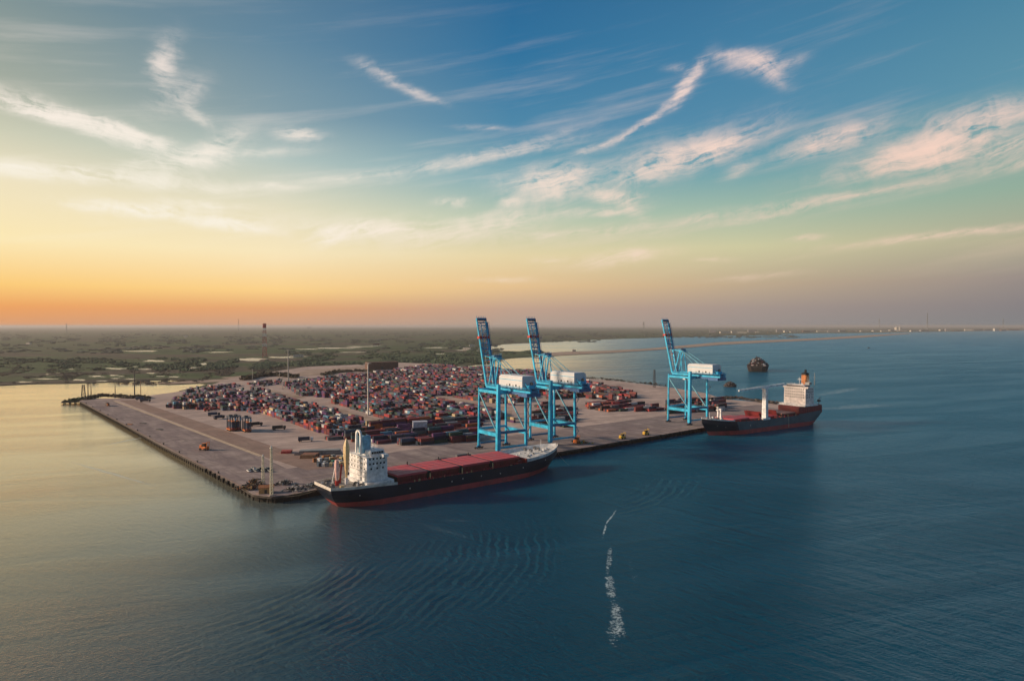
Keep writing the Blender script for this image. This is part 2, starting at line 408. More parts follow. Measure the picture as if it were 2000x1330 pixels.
    r0 = t.mr(dist, 200, 3500, .05, .22, 'LINEAR')
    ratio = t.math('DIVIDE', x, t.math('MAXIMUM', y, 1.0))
    lag = t.math('MULTIPLY', t.mr(ratio, .27, .06), t.mr(y, 800, 1150))          # lagoon behind the yard: mask for painted cream sky reflection
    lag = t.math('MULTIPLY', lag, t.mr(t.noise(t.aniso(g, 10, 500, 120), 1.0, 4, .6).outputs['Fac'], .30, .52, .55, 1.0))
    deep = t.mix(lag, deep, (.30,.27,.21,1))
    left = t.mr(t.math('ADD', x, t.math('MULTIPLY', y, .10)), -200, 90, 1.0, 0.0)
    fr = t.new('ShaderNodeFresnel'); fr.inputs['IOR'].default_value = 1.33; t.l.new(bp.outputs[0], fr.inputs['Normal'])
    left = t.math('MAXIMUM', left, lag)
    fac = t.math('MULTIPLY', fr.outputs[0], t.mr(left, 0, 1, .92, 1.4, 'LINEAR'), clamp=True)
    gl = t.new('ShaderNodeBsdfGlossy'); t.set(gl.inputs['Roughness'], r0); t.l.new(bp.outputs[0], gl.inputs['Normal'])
    t.set(gl.inputs['Color'], t.mix(left, (.44,.76,.98,1), (1,.96,.84,1)))  # reflection tinted by hand: blue, warm cream at left and lagoon
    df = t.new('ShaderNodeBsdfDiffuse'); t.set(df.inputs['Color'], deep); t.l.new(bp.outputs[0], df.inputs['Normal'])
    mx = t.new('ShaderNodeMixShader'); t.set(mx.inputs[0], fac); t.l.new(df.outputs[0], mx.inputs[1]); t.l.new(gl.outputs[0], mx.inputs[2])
    fo = t.new('ShaderNodeBsdfDiffuse'); fo.inputs['Color'].default_value = (.50,.62,.66,1)
    m2 = t.new('ShaderNodeMixShader'); t.set(m2.inputs[0], foam); t.l.new(mx.outputs[0], m2.inputs[1]); t.l.new(fo.outputs[0], m2.inputs[2])
    out = [n for n in t.n if n.type == 'OUTPUT_MATERIAL'][0]; t.l.new(m2.outputs[0], out.inputs[0]); t.n.remove(b)
    return m
WAVE = 1.0
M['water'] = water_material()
wmb = MB()
E = 58000.0
xs = [-E, -6000, -1500, -400, 0, 400, 1500, 6000, E]; ys = [-3000, 0, 200, 450, 800, 1600, 4000, 14000, E]
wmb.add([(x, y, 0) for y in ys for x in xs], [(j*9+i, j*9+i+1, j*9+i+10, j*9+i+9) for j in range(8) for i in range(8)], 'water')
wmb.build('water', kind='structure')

# ------------------------------------------------------------------ land
def ground_material(name, stops, sc1, sc2, rot=20, fields=None, bump=.1, stretch=(1,2.2,1)):
    m = bpy.data.materials.new(name); m.use_nodes = True
    t = NT(m.node_tree); b = t.n['Principled BSDF']; b.inputs['Roughness'].default_value = .95
    b.inputs['Specular IOR Level'].default_value = .15
    g = t.new('ShaderNodeNewGeometry').outputs['Position']
    n = t.noise(t.aniso(g, rot, 1/stretch[0], 1/stretch[1]), sc1, 7, .62, .6).outputs['Fac']
    c = t.ramp(n, stops, 'LINEAR')
    n2 = t.noise(g, sc2, 6, .65).outputs['Fac']
    c = t.mix(t.mr(n2, .30, .72, 0, .6), c, (.03,.028,.02,1) if not fields else fields)
    if stretch[1] > 3:                                   # tyre tracks and stains along the traffic, plus slab-sized patches
        tr = t.noise(t.aniso(g, rot+90 if name != 'yard_surface' else 38, 70, 1.3), 1.0, 4, .6).outputs['Fac']
        c = t.mix(t.mr(tr, .52, .66, 0, .45), c, (.10,.085,.085,1))
        tr2 = t.noise(t.aniso(g, rot, 50, 2.0), 1.0, 3, .6).outputs['Fac']
        c = t.mix(t.mr(tr2, .56, .68, 0, .30), c, (.09,.075,.075,1))
        vo = t.new('ShaderNodeTexVoronoi', distance='CHEBYCHEV'); vo.inputs['Scale'].default_value = 1.0
        t.set(vo.inputs['Vector'], t.aniso(g, 37, 22, 16))
        c = t.mix(t.mr(t.sep(vo.outputs['Color'])[0], 0, 1, 0, .28, 'LINEAR'), c, (.16,.135,.13,1))
    t.set(b.inputs['Base Color'], c)
    bp = t.new('ShaderNodeBump'); bp.inputs['Distance'].default_value = bump
    t.set(bp.inputs['Height'], n2); t.l.new(bp.outputs[0], b.inputs['Normal'])
    return m
M['land'] = ground_material('marsh_land', [(.30,(.045,.065,.036,1)),(.40,(.070,.115,.048,1)),(.50,(.095,.14,.060,1)),(.57,(.115,.095,.075,1)),(.66,(.16,.135,.10,1)),(.76,(.060,.08,.05,1))], .0022, .02, rot=0, bump=.6, stretch=(.5,1.2,1))
M['sand'] = ground_material('sand', [(.3,(.38,.28,.22,1)),(.55,(.54,.42,.34,1)),(.7,(.34,.25,.20,1))], .01, .05, fields=(.16,.11,.09,1))
M['yard'] = ground_material('yard_surface', [(.30,(.42,.32,.285,1)),(.48,(.58,.45,.395,1)),(.60,(.66,.52,.45,1)),(.72,(.46,.36,.32,1))], .012, .09, rot=38, fields=(.38,.29,.26,1), stretch=(1,3.5,1))
M['apron'] = ground_material('quay_apron', [(.30,(.22,.175,.18,1)),(.48,(.33,.265,.26,1)),(.60,(.44,.36,.33,1)),(.74,(.24,.19,.19,1))], .02, .10, rot=128, fields=(.17,.13,.13,1), stretch=(1,5,1))
M['path'] = ground_material('worn_strip', [(.3,(.32,.22,.18,1)),(.6,(.40,.28,.23,1)),(.8,(.27,.18,.15,1))], .03, .10, rot=128, fields=(.24,.16,.13,1), stretch=(1,4,1))
M['pale'] = ground_material('pale_line', [(.3,(.55,.42,.30,1)),(.7,(.72,.58,.42,1))], .05, .3, fields=(.32,.23,.17,1))
M['mud'] = ground_material('mud', [(.3,(.06,.05,.04,1)),(.7,(.11,.09,.07,1))], .02, .1)
def sheet(name, pxs, z, mat, depth=None, jit=0, seg=None, side=None, **kw):
    pts = tower_poly([W(x, y, z) for x, y in pxs], jit, seg)
    mb = MB().prism(pts, z - (depth if depth else .004), z, mat, side)
    if not depth: mb = MB().add([(p[0],p[1],z) for p in pts], [tuple(range(len(pts)))], mat)
    return mb.build(name, kind='structure', **kw)
far = 57500.0
# main land (left and centre), up to the horizon
land_px = [(-700,768),(-200,757),(0,752),(60,749),(130,748),(200,746),(290,742),(330,741),(380,744),(405,750),(380,757),(350,763),(420,764),(520,758),(700,735),(860,722),(905,716),(962,703),(1000,699),(1035,697),
           (1070,694),(1055,688),(1010,686),(960,685),(940,682),(955,676),(985,672),(1050,669),(1120,665.5),(1200,662),(1300,659),(1400,656),(1480,654.6),(1530,654),(1520,652),(1580,650.8),(1640,650.5),(1710,650),(1775,648.6),(1850,647.6),(1930,646.2),(2060,644.2),(2300,641.5)]
lp = [W(x, y, 1.0) for x, y in land_px]
pts = tower_poly(lp, 0, None)
out = []
for i in range(len(lp)-1):
    a, b = Vector(lp[i][:2]), Vector(lp[i+1][:2]); d = b-a; L = d.length; n = max(1, min(14, int(L/30)))
    nr = Vector((-d.y, d.x)).normalized()
    for k in range(n):
        q = a + d*(k/n)
        if k: q += nr*min(60, L*.10)*mnoise.noise((q.x*.013, q.y*.013, 3.1))
        out.append((q.x, q.y))
out += [(lp[-1].x, lp[-1].y), (far, far), (-far, far), (-far, lp[0].y)]
MB().prism(out, -.9, 1.0, 'land').build('ground', kind='structure')
sheet('sand_spit', [(1040,691),(1100,687),(1180,685),(1260,681),(1330,675),(1400,668.5),(1490,664.5),(1595,660.5),(1670,656),(1775,650.5),(1778,651.6),(1680,659.5),(1600,664),(1500,668.5),(1410,673),(1340,679),(1270,684),(1190,689),(1110,693),(1060,696)], 1.3, 'sand', 2.2, side='sand')
# terminal platform
QZ = 4.0
term_px = [(472,952),(495,966),(530,970),(560,967),(632,953),(800,927),(960,902),(1124,877),(1204,863),(1290,849),(1372,835),(1440,823),(1500,812),(1535,800),(1520,789),(1480,785),(1411,779),(1380,768),(1299,755),(1240,748),(1184,742),(1120,737),(1050,729),(980,726),(900,716),(860,711),(780,708),(700,712),(600,716),(520,728),(440,742),(400,756),(340,766),(295,772),(225,778),(170,778),(155,783),(230,822),(320,872),(400,913)]
tp = [W(x, y, QZ) for x, y in term_px]
tpp = [(p.x, p.y) for p in tp]
M['quay_edge'] = make_mat('quay_edge', (.055, .045, .040), .9, var=.6, dirt=(.02, .018, .015), scale=.4, dirt_amt=.9, bump=.1)
M['quay_wall'] = make_mat('quay_wall', (.022, .018, .015), .9, var=.6, dirt=(.012, .010, .008), scale=.3, dirt_amt=.8, bump=.1)
qm = MB().prism(tpp, QZ-1.3, QZ, 'yard', 'quay_edge')
cen = Vector((sum(p[0] for p in tpp)/len(tpp), sum(p[1] for p in tpp)/len(tpp)))
inn = [tuple(Vector(p) + (cen-Vector(p)).normalized()*2.2) for p in tpp]
qm.prism(inn, -1.0, QZ-1.29, 'quay_wall')
for (a, b) in [(tp[i], tp[i+1]) for i in list(range(0, 13)) ] + [(tp[-1], tp[0]), (tp[-2], tp[-1]), (tp[-3], tp[-2]), (tp[-4], tp[-3])]:
    L = (b-a).length; n = max(2, int(L/5.5)); d = (b-a).normalized(); nn = Vector((d.y, -d.x, 0))
    for k in range(n):                            # piles under the deck edge
        q = a + d*(L*(k+.5)/n) - nn*.9
        qm.tube((q.x,q.y,-1), (q.x,q.y,QZ-1.28), .45, n=6, mat='quay_wall')
qm.build('quay_platform', kind='structure')
QL = W(472,952,QZ); QF = W(155,783,QZ); QR = W(632,953,QZ); QE = W(1372,835,QZ)
uq = (QE-QR).normalized(); vq = (QF-QL).normalized()
sheet('quay_apron', [(473,951),(156,783.5),(222,781),(505,889),(560,915),(640,905),(760,884),(935,858),(1300,812),(1480,790),(1530,801),(1440,822.6),(1372,834.6),(1204,862.6),(1124,876.6),(960,901.5),(800,926.5),(632,952.5),(560,966.5),(530,969.5),(495,965.5)], QZ+.006, 'apron')
sheet('pale_strip', [(220,783),(505,891),(512,889),(226,782.4)], QZ+.05, 'pale')
sheet('worn_strip', [(232,782),(262,781),(655,912),(600,918),(520,893)], QZ+.03, 'path')
sheet('yard_road', [(830,775),(865,774),(1000,797),(1000,812),(932,798)], QZ+.02, 'sand')
sheet('yard_road', [(640,796),(652,794),(760,825),(735,832)], QZ+.02, 'sand')
sheet('yard_road', [(505,762),(516,758),(600,776),(580,779)], QZ+.02, 'sand')
sheet('back_sand', [(560,735),(600,722),(720,715),(728,719),(640,733)], QZ+.02, 'sand')

M['rail_dark'] = make_mat('rail_dark', (.05,.04,.04), .7)
M['line_yellow'] = make_mat('line_yellow', (.42,.30,.10), .8, var=.4, dirt=(.2,.16,.14), scale=1.5, dirt_amt=.8)
def strip(name, a, b, off, w, z, mat):
    d = (b-a).normalized(); n = Vector((-d.y, d.x, 0))
    p = [a+n*(off-w/2), b+n*(off-w/2), b+n*(off+w/2), a+n*(off+w/2)]
    MB().add([(q.x,q.y,z) for q in p], [(0,1,2,3)], mat).build(name, kind='structure')
qa, qb = W(632,953,QZ)+uq*2, W(1500,812,QZ)
for off, w, mt in ((4.0,.35,'rail_dark'),(31.0,.35,'rail_dark'),(6.5,.3,'line_yellow'),(34,.25,'line_yellow')): strip('crane_rail' if mt == 'rail_dark' else 'painted_line', qa, qb, off, w, QZ+.02, mt)
pa, pb = W(400,913,QZ), W(158,785,QZ)
strip('quay_kerb', pb, W(470,951,QZ), 1.0, 1.2, QZ+.03, 'path')
for k in range(9): strip('painted_line', qa+uq*(30*k), qa+uq*(30*k)+vq*.001+(vq*28), 0, .25, QZ+.024, 'line_yellow') if k % 2 else None
# ponds and bright flats on the marsh
M['pond'] = None
def pond_material():
    m = bpy.data.materials.new('pond_water'); m.use_nodes = True; t = NT(m.node_tree); b = t.n['Principled BSDF']
    b.inputs['Base Color'].default_value = (.42,.38,.32,1); b.inputs['Roughness'].default_value = .22; b.inputs['IOR'].default_value = 1.6
    g = t.new('ShaderNodeNewGeometry').outputs['Position']
    t.set(b.inputs['Base Color'], t.mix(t.mr(t.noise(g, .03, 4).outputs['Fac'], .35, .65), (.22,.19,.15,1), (.50,.44,.37,1)))
    return m
M['pond'] = pond_material()
def blob(cx, cy, hx, hy, n=40, seed=0):
    c = []
    for k in range(n):
        a = 2*math.pi*k/n
        r = 1 + .9*mnoise.noise((math.cos(a)*1.3+seed*3.7, math.sin(a)*1.3, seed)) + .35*mnoise.noise((math.cos(a)*4+seed, math.sin(a)*4, seed*2.0))
        c.append((cx + hx*r*math.cos(a), cy - hy*r*math.sin(a)))
    return c
ponds = [(280,686,45,1.6),(300,705,26,2.2),(227,720,22,2.0),(282,721,14,1.2),(222,733,12,1.4),(188,735,20,1.6),(226,739,10,1.2),(90,740,30,1.4),(152,742,16,2.0),(45,746,18,1.4),(92,731,5,1),(113,728,4,.8),(296,729,10,1.5),(340,736,14,1.4),(237,735,8,.8),
         (425,688,26,1.2),(398,711,9,2.2),(378,718,8,1.4),(490,702,26,3.8),(548,698,24,2.2),(580,696,16,1.2),(56,672,6,1),(362,659,3,.8),(660,680,40,1.5),(700,677,30,1.2),(690,688,22,.9),(850,679,22,1.0),(900,684,12,1),(736,675,10,1),(600,682,26,1),(860,691,10,.8),(140,721,6,.8),(265,716,6,.8),(255,740,14,1.2),(200,744,10,1.2),(312,735,10,.9)]
for i, (x, y, hx, hy) in enumerate(ponds):
    p = [W(a, b, 1.05) for a, b in blob(x, y, hx*(1.0 if x > 400 else .8), hy*.62, seed=i)]
    MB().add([(q.x,q.y,1.05) for q in p], [tuple(range(len(p)))], 'pond').build('pond_water', kind='structure')
for pxs in ([(870,718),(905,715),(960,722),(965,727),(920,722),(885,723)], [(430,737),(560,728),(568,731),(470,744)], [(300,748),(420,741),(480,739),(440,745),(330,750)]):
    sheet('sand_flat', pxs, 1.12 if pxs[0][0] != 870 else QZ+.03, 'sand')

# woods and scrub: clumps too many to count
def clump_field(name, areas, count, hmin, hmax, wmul, mat, seed, z0=1.0, fade=False):
    rnd = random.Random(seed); mb = MB(); i = mb.mi(mat)
    V, F = [], []
    for _ in range(count):
        x0, y0, x1, y1 = areas[rnd.randrange(len(areas))]
        px, py = rnd.uniform(x0, x1), rnd.uniform(y0, y1)
        if mnoise.noise((px*.02, py*.11, seed)) < -.05: continue
        if 492 < px < 560 and 690 < py < 704: continue
        if any(abs(px-qx) < hx+3 and -hy-1 < py-qy < hy+5 for qx, qy, hx, hy in ponds): continue
        c = W(px, py, z0); h = rnd.uniform(hmin, hmax); w = h*rnd.uniform(.7, 1.5)*wmul
        for _k in range(3):
            cx, cy = c.x + rnd.uniform(-w, w)*.8, c.y + rnd.uniform(-w, w)*.8
            hh = h*rnd.uniform(.6, 1.0); k = len(V)
            V.append((cx+rnd.uniform(-.2,.2)*w, cy, z0+hh))
            for lv, zz in ((.75,.70),(1.0,.30)):
                for s_ in range(6):
                    a = s_*math.pi/3 + lv; r = w*.5*lv*rnd.uniform(.6, 1.35)
                    V.append((cx+r*math.cos(a), cy+r*math.sin(a), z0+hh*zz*rnd.uniform(.75,1.2)))
            for s_ in range(6):
                a = s_*math.pi/3; V.append((cx+w*.3*math.cos(a), cy+w*.3*math.sin(a), z0-.2))
            for s_ in range(6):
                n = (s_+1) % 6
                F.append((k, k+1+s_, k+1+n))
                F.append((k+1+s_, k+7+s_, k+7+n, k+1+n)); F.append((k+7+s_, k+13+s_, k+13+n, k+7+n))
    mb.add(V, F, mat)
    return mb
clump_field('woodland', [(0,700,400,725),(380,700,960,716),(400,705,540,722),(560,685,980,712),(820,665,960,700),(960,686,1060,698)], 6500, 2.5, 6, 1.5, 'foliage', 3).build('woodland', label='dark green woodland covering the flat land behind the container yard', kind='stuff')
clump_field('marsh_scrub', [(0,722,420,747),(0,700,330,735),(420,715,560,735),(0,735,330,750)], 2200, .8, 2.2, 2.6, 'scrub', 5).build('marsh_scrub', label='low dark scrub along the muddy shore on the left', kind='stuff')
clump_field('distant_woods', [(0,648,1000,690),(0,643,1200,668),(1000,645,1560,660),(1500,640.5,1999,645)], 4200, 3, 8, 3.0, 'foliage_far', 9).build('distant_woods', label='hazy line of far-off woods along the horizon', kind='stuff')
# ground-hugging shrubs at the back edge of the terminal
def shrub_row(pxs, n, h, seed, name, label, z0=QZ, mat='scrub'):
    rnd = random.Random(seed); mb = MB(); 
    for _ in range(n):
        k = rnd.random()*(len(pxs)-1); i = int(k); f = k-i
        x = pxs[i][0]*(1-f)+pxs[i+1][0]*f; y = pxs[i][1]*(1-f)+pxs[i+1][1]*f
        c = W(x + rnd.uniform(-2,2), y + rnd.uniform(-1.2,1.2), z0); hs = h; h = hs*rnd.choice((.35,.5,.7,1.0))
        for _k in range(5):
            q = c + Vector((rnd.uniform(-h,h), rnd.uniform(-h,h), 0)); r = h*rnd.uniform(.3,.7)
            vs = [q+Vector((rnd.uniform(-1,1)*r, rnd.uniform(-1,1)*r, rnd.uniform(0,1.4)*r)) for _ in range(6)]
            mb.add(vs, [(0,1,2),(2,3,4),(4,5,0),(0,2,4),(1,3,5)], mat)
        h = hs
    return mb.build(name, label=label, kind='stuff')
shrub_row([(170,780),(200,774),(250,777),(290,778)], 220, 5, 1, 'bushes', 'dark bushes growing along the far end of the left pier')
shrub_row([(1120,736),(1180,741),(1240,747),(1300,754)], 140, 3.2, 2, 'shore_shrubs', 'low shrubs along the lagoon edge of the terminal')
shrub_row([(1411,779),(1440,778),(1480,784),(1515,788)], 260, 3.6, 4, 'breakwater_rocks', 'rubble and weeds along the far quay end behind the ship', mat='rock')
shrub_row([(478,742),(500,736),(545,733),(575,738)], 420, 8, 6, 'scrub_thicket', 'dark brown thicket behind the back rows of containers')
shrub_row([(632,733),(660,727),(700,725),(760,727),(800,722)], 260, 6, 8, 'thicket', 'low dark thicket beside the brown warehouse')

# ------------------------------------------------------------------ containers
AU = R(36); U = Vector((math.cos(AU), math.sin(AU), 0)); V_ = Vector((-math.sin(AU), math.cos(AU), 0)); O = W(560, 960, QZ)
PAL = {'maroon': (.115,.010,.030), 'rust red': (.17,.022,.022), 'bright red': (.34,.020,.026), 'orange': (.42,.10,.030), 'navy blue': (.008,.016,.050), 'dark blue': (.010,.040,.10),
       'light blue': (.08,.24,.36), 'teal': (.012,.075,.10), 'grey': (.11,.115,.125), 'white': (.55,.56,.56), 'purple': (.085,.020,.11), 'dark green': (.010,.045,.030), 'black': (.008,.009,.014), 'brown': (.045,.022,.018), 'cream': (.42,.32,.19)}
for k, c in PAL.items(): mk('box_'+k, c, .6, var=.25, scale=.2, dirt=(.05,.03,.028), dirt_amt=.3)
def inside(px, py, poly):
    r = False; n = len(poly)
    for i in range(n):
        x1, y1 = poly[i]; x2, y2 = poly[(i+1)%n]
        if (y1 > py) != (y2 > py) and px < (x2-x1)*(py-y1)/(y2-y1)+x1: r = not r
    return r
def weights(px, py):
    if py < 745 or px < 620 and py < 790: return dict(maroon=20, purple=22, **{'navy blue':16,'dark blue':8,'grey':7,'rust red':10,'brown':8,'white':3,'teal':5,'dark green':4,'black':4,'bright red':5})
    if px > 1000: return dict(maroon=22, brown=10, **{'rust red':20,'bright red':9,'navy blue':18,'orange':4,'grey':5,'white':3,'black':4,'dark green':3})
    return dict(maroon=30, brown=2, orange=3, teal=6, grey=5, cream=3, black=6, white=5, purple=16, **{'rust red':12,'bright red':8,'navy blue':20,'dark blue':10,'light blue':4,'dark green':7})
BLK = [   # footprint in the photo, orientation along the rows ('v') or along the quay ('u'), tallest stack, filled share
 ([(552,752),(600,746),(680,735),(760,728),(805,721),(830,716),(925,720),(1035,728),(1110,740),(1060,770),(1000,792),(930,783),(865,773),(830,773),(650,778),(585,773)], 'v', 3, .92),
 ([(650,782),(825,776),(930,802),(1020,826),(930,824),(830,826),(755,820),(700,802),(650,788)], 'v', 3, .90),
 ([(325,797),(345,778),(420,767),(500,763),(555,781),(636,803),(730,837),(700,852),(650,852),(545,826),(520,814),(470,802),(400,800)], 'v', 3, .88),
 ([(722,838),(760,828),(935,828),(935,862),(780,872),(700,862),(640,858)], 'u', 3, .75),
 ([(1112,742),(1200,762),(1240,775),(1225,783),(1140,778),(1060,782),(1085,760)], 'v', 3, .85),
 ([(1145,790),(1200,786),(1290,797),(1295,803),(1200,804),(1150,801)], 'u', 2, .75),
 ([(1300,790),(1330,781),(1410,786),(1415,802),(1310,808)], 'u', 3, .65),
 ([(1050,790),(1120,800),(1120,835),(1040,830)], 'u', 2, .5),
 ([(470,752),(545,744),(560,748),(500,757)], 'v', 2, .4),
 ([(395,756),(460,750),(470,756),(420,763),(360,768),(350,771)], 'v', 2, .35),
]
boxes = []      # (center, orient, tier, colour, px, py, top?)
rnd = random.Random(11)
for bi, (poly, ori, hmax, fill) in enumerate(BLK):
    ws = [W(x, y, QZ) for x, y in poly]
    us = [(p-O).dot(U) for p in ws]; vs = [(p-O).dot(V_) for p in ws]
    du, dv = (2.75, 12.9) if ori == 'v' else (12.9, 2.75)
    for iu in range(int(min(us)//du), int(max(us)//du)+1):
        for iv in range(int(min(vs)//dv), int(max(vs)//dv)+1):
            if ori == 'v' and (iu % 31) in (0, 1, 2): continue
            if ori == 'v' and (iv % 9) == 4: continue
            if ori == 'u' and (iv % 13) in (0, 1, 2): continue
            c = O + U*(iu*du) + V_*(iv*dv)
            px, py = to_px(c.x, c.y, QZ)
            if not inside(px, py, poly): continue
            nz = mnoise.noise((iu*.13, iv*.21, bi*5.0))
            if rnd.random() > fill + .05 + nz*.2: continue
            h = max(1, min(hmax, int(round(hmax*.62 + nz*2.2 + rnd.uniform(-1.1, 1.0)))))
            wts = weights(px, py); ks = list(wts); pref = ks[rnd.randrange(len(ks))]
            jit = Vector((rnd.uniform(-.15,.15), rnd.uniform(-.4,.4), 0))
            for tr in range(h):
                cc = c + jit*(1 if tr == 0 else .8); lx = V_ if ori == 'v' else U
                pair = ori == 'v' and rnd.random() < .8
                for half in ((-1, 1) if pair else (0,)):
                    if pair and tr == h-1 and rnd.random() < .14: continue
                    k = pref if rnd.random() < .22 else rnd.choices(ks, [wts[q] for q in ks])[0]
                    boxes.append([cc + lx*(3.12*half), ori, tr, k, px, py, tr == h-1, bi, (iu, iv), half])
# the 300 that show largest stand as things of their own
H = {}
for b in boxes: H[(b[7], b[8])] = max(H.get((b[7], b[8]), 0), b[2]+1)
def shows(b):
    if b[6]: return True
    iu, iv = b[8]; n = H.get((b[7], (iu, iv-1)), 0)
    return n <= b[2]
cand = sorted([b for b in boxes if shows(b)], key=lambda b: b[0].length)
solo = cand[:300]; ids = {id(b) for b in solo}
def box_mesh(mb, mat, LL=12.1):
    L, w, h = LL/2, 2.44/2, 2.6
    e = .12
    mb.box((-w+.05,-L+.08,.12),(w-.05,L-.06,h-.05), mat)
    for sx in (-1,1):
        for sy in (-1,1): mb.box((sx*w-(e if sx>0 else 0), sy*L-(e if sy>0 else 0), 0),(sx*w+(0 if sx>0 else e), sy*L+(0 if sy>0 else e), h), mat)
        mb.box((sx*w-(e if sx>0 else 0), -L+e, h-.14),(sx*w+(0 if sx>0 else e), L-e, h-.003), mat)
        mb.box((sx*w-(e if sx>0 else 0), -L+e, .003),(sx*w+(0 if sx>0 else e), L-e, .16), mat)
        for k in range(int((2*L-.8)/.6)):                                   # wall corrugation
            y = -L+.5+k*.6; x = sx*(w-.05)
            mb.box((min(x,x+sx*.035), y, .17),(max(x,x+sx*.035), y+.3, h-.15), mat)
        for q in (-.55,-.2,.2,.55): mb.tube((q*w*1.0,-L+.05,.2),(q*w*1.0,-L+.05,h-.2),.03,n=4,mat='galv') if sx > 0 else None
    for sy in (-1,1):
        for z0,z1 in ((.003,.16),(h-.14,h-.003)): mb.box((-w+e, sy*L-(e if sy>0 else 0), z0),(w-e, sy*L+(0 if sy>0 else e), z1), mat)
    return mb
cmesh = {k: box_mesh(MB(), 'box_'+k).data('shipping_container') for k in PAL}
cmesh_s = {k: box_mesh(MB(), 'box_'+k, 6.06).data('shipping_container') for k in PAL}
REG = lambda px, py: ('by first crane' if px > 900 and px < 1010 else 'by white shed' if px > 790 and px < 900 else 'behind near ship' if px > 690 and px <= 790 else
                      'in left front rows' if px <= 690 else 'by middle crane' if px < 1150 else 'by far crane')
ORD = ['bottom', 'second', 'third', 'top', 'fifth']
at = {}
for b in boxes:
    for hf in ((-1,0,1) if b[9] == 0 else (b[9],)): at[(b[7], b[8], b[2], hf)] = b[3]
seen = {}
for b in solo:
    c, ori, tr, k, px, py, top, bi, (iu, iv), hf = b
    o = bpy.data.objects.new('shipping_container', (cmesh_s if hf else cmesh)[k]); COL.objects.link(o)
    o.location = (c.x, c.y, QZ + .05 + tr*2.62); o.rotation_euler = (0,0,AU if ori == 'v' else AU + math.pi/2)
    under = at.get((bi, (iu, iv), tr-1, hf)); step = (1,0) if ori == 'v' else (0,1)
    right = at.get((bi, (iu+step[0], iv+step[1]), tr, hf)); left = at.get((bi, (iu-step[0], iv-step[1]), tr, hf))
    lb = f"{k} box " + (f"on {under}, " if under else "on ground, ")
    if right and left: lb += f"between {left} and {right}, "
    elif right or left: lb += f"next to {right or left}, "
    else: lb += "standing free, "
    lb += REG(px, py)
    seen.setdefault(lb, []).append((o, b))
for lb, lst in seen.items():
    if len(lst) == 1: o = lst[0][0]; tag(o, lb, 'container', 'containers in the nearest yard rows')
    else:
        lst.sort(key=lambda q: q[1][4])
        for i, (o, b) in enumerate(lst):
            w = ['leftmost', 'second', 'third', 'fourth', 'fifth', 'sixth', 'seventh', 'eighth', 'ninth'][min(i, 8)]
            w = 'rightmost' if i == len(lst)-1 and i else w
            tag(o, f"{w} {lb}" , 'container', 'containers in the nearest yard rows')
rest = [b for b in boxes if id(b) not in ids]
mb = MB()
for b in rest:
    c, ori, tr, k = b[0], b[1], b[2], b[3]
    a = U*1.22 if ori == 'v' else V_*1.22; l = (V_ if ori == 'v' else U)*(3.03 if b[9] else 6.05)
    z0 = QZ + tr*2.62 + .05; z1 = z0 + 2.55
    vs = [c-a-l, c+a-l, c+a+l, c-a+l]
    if ori == 'u': vs.reverse()
    mb.add([(q.x,q.y,z0) for q in vs]+[(q.x,q.y,z1) for q in vs], MB.BF[1:], 'box_'+k)
mb.build('container_stacks', label='dense mass of stacked red, blue and purple containers filling the yard', kind='stuff')
print('containers', len(boxes))

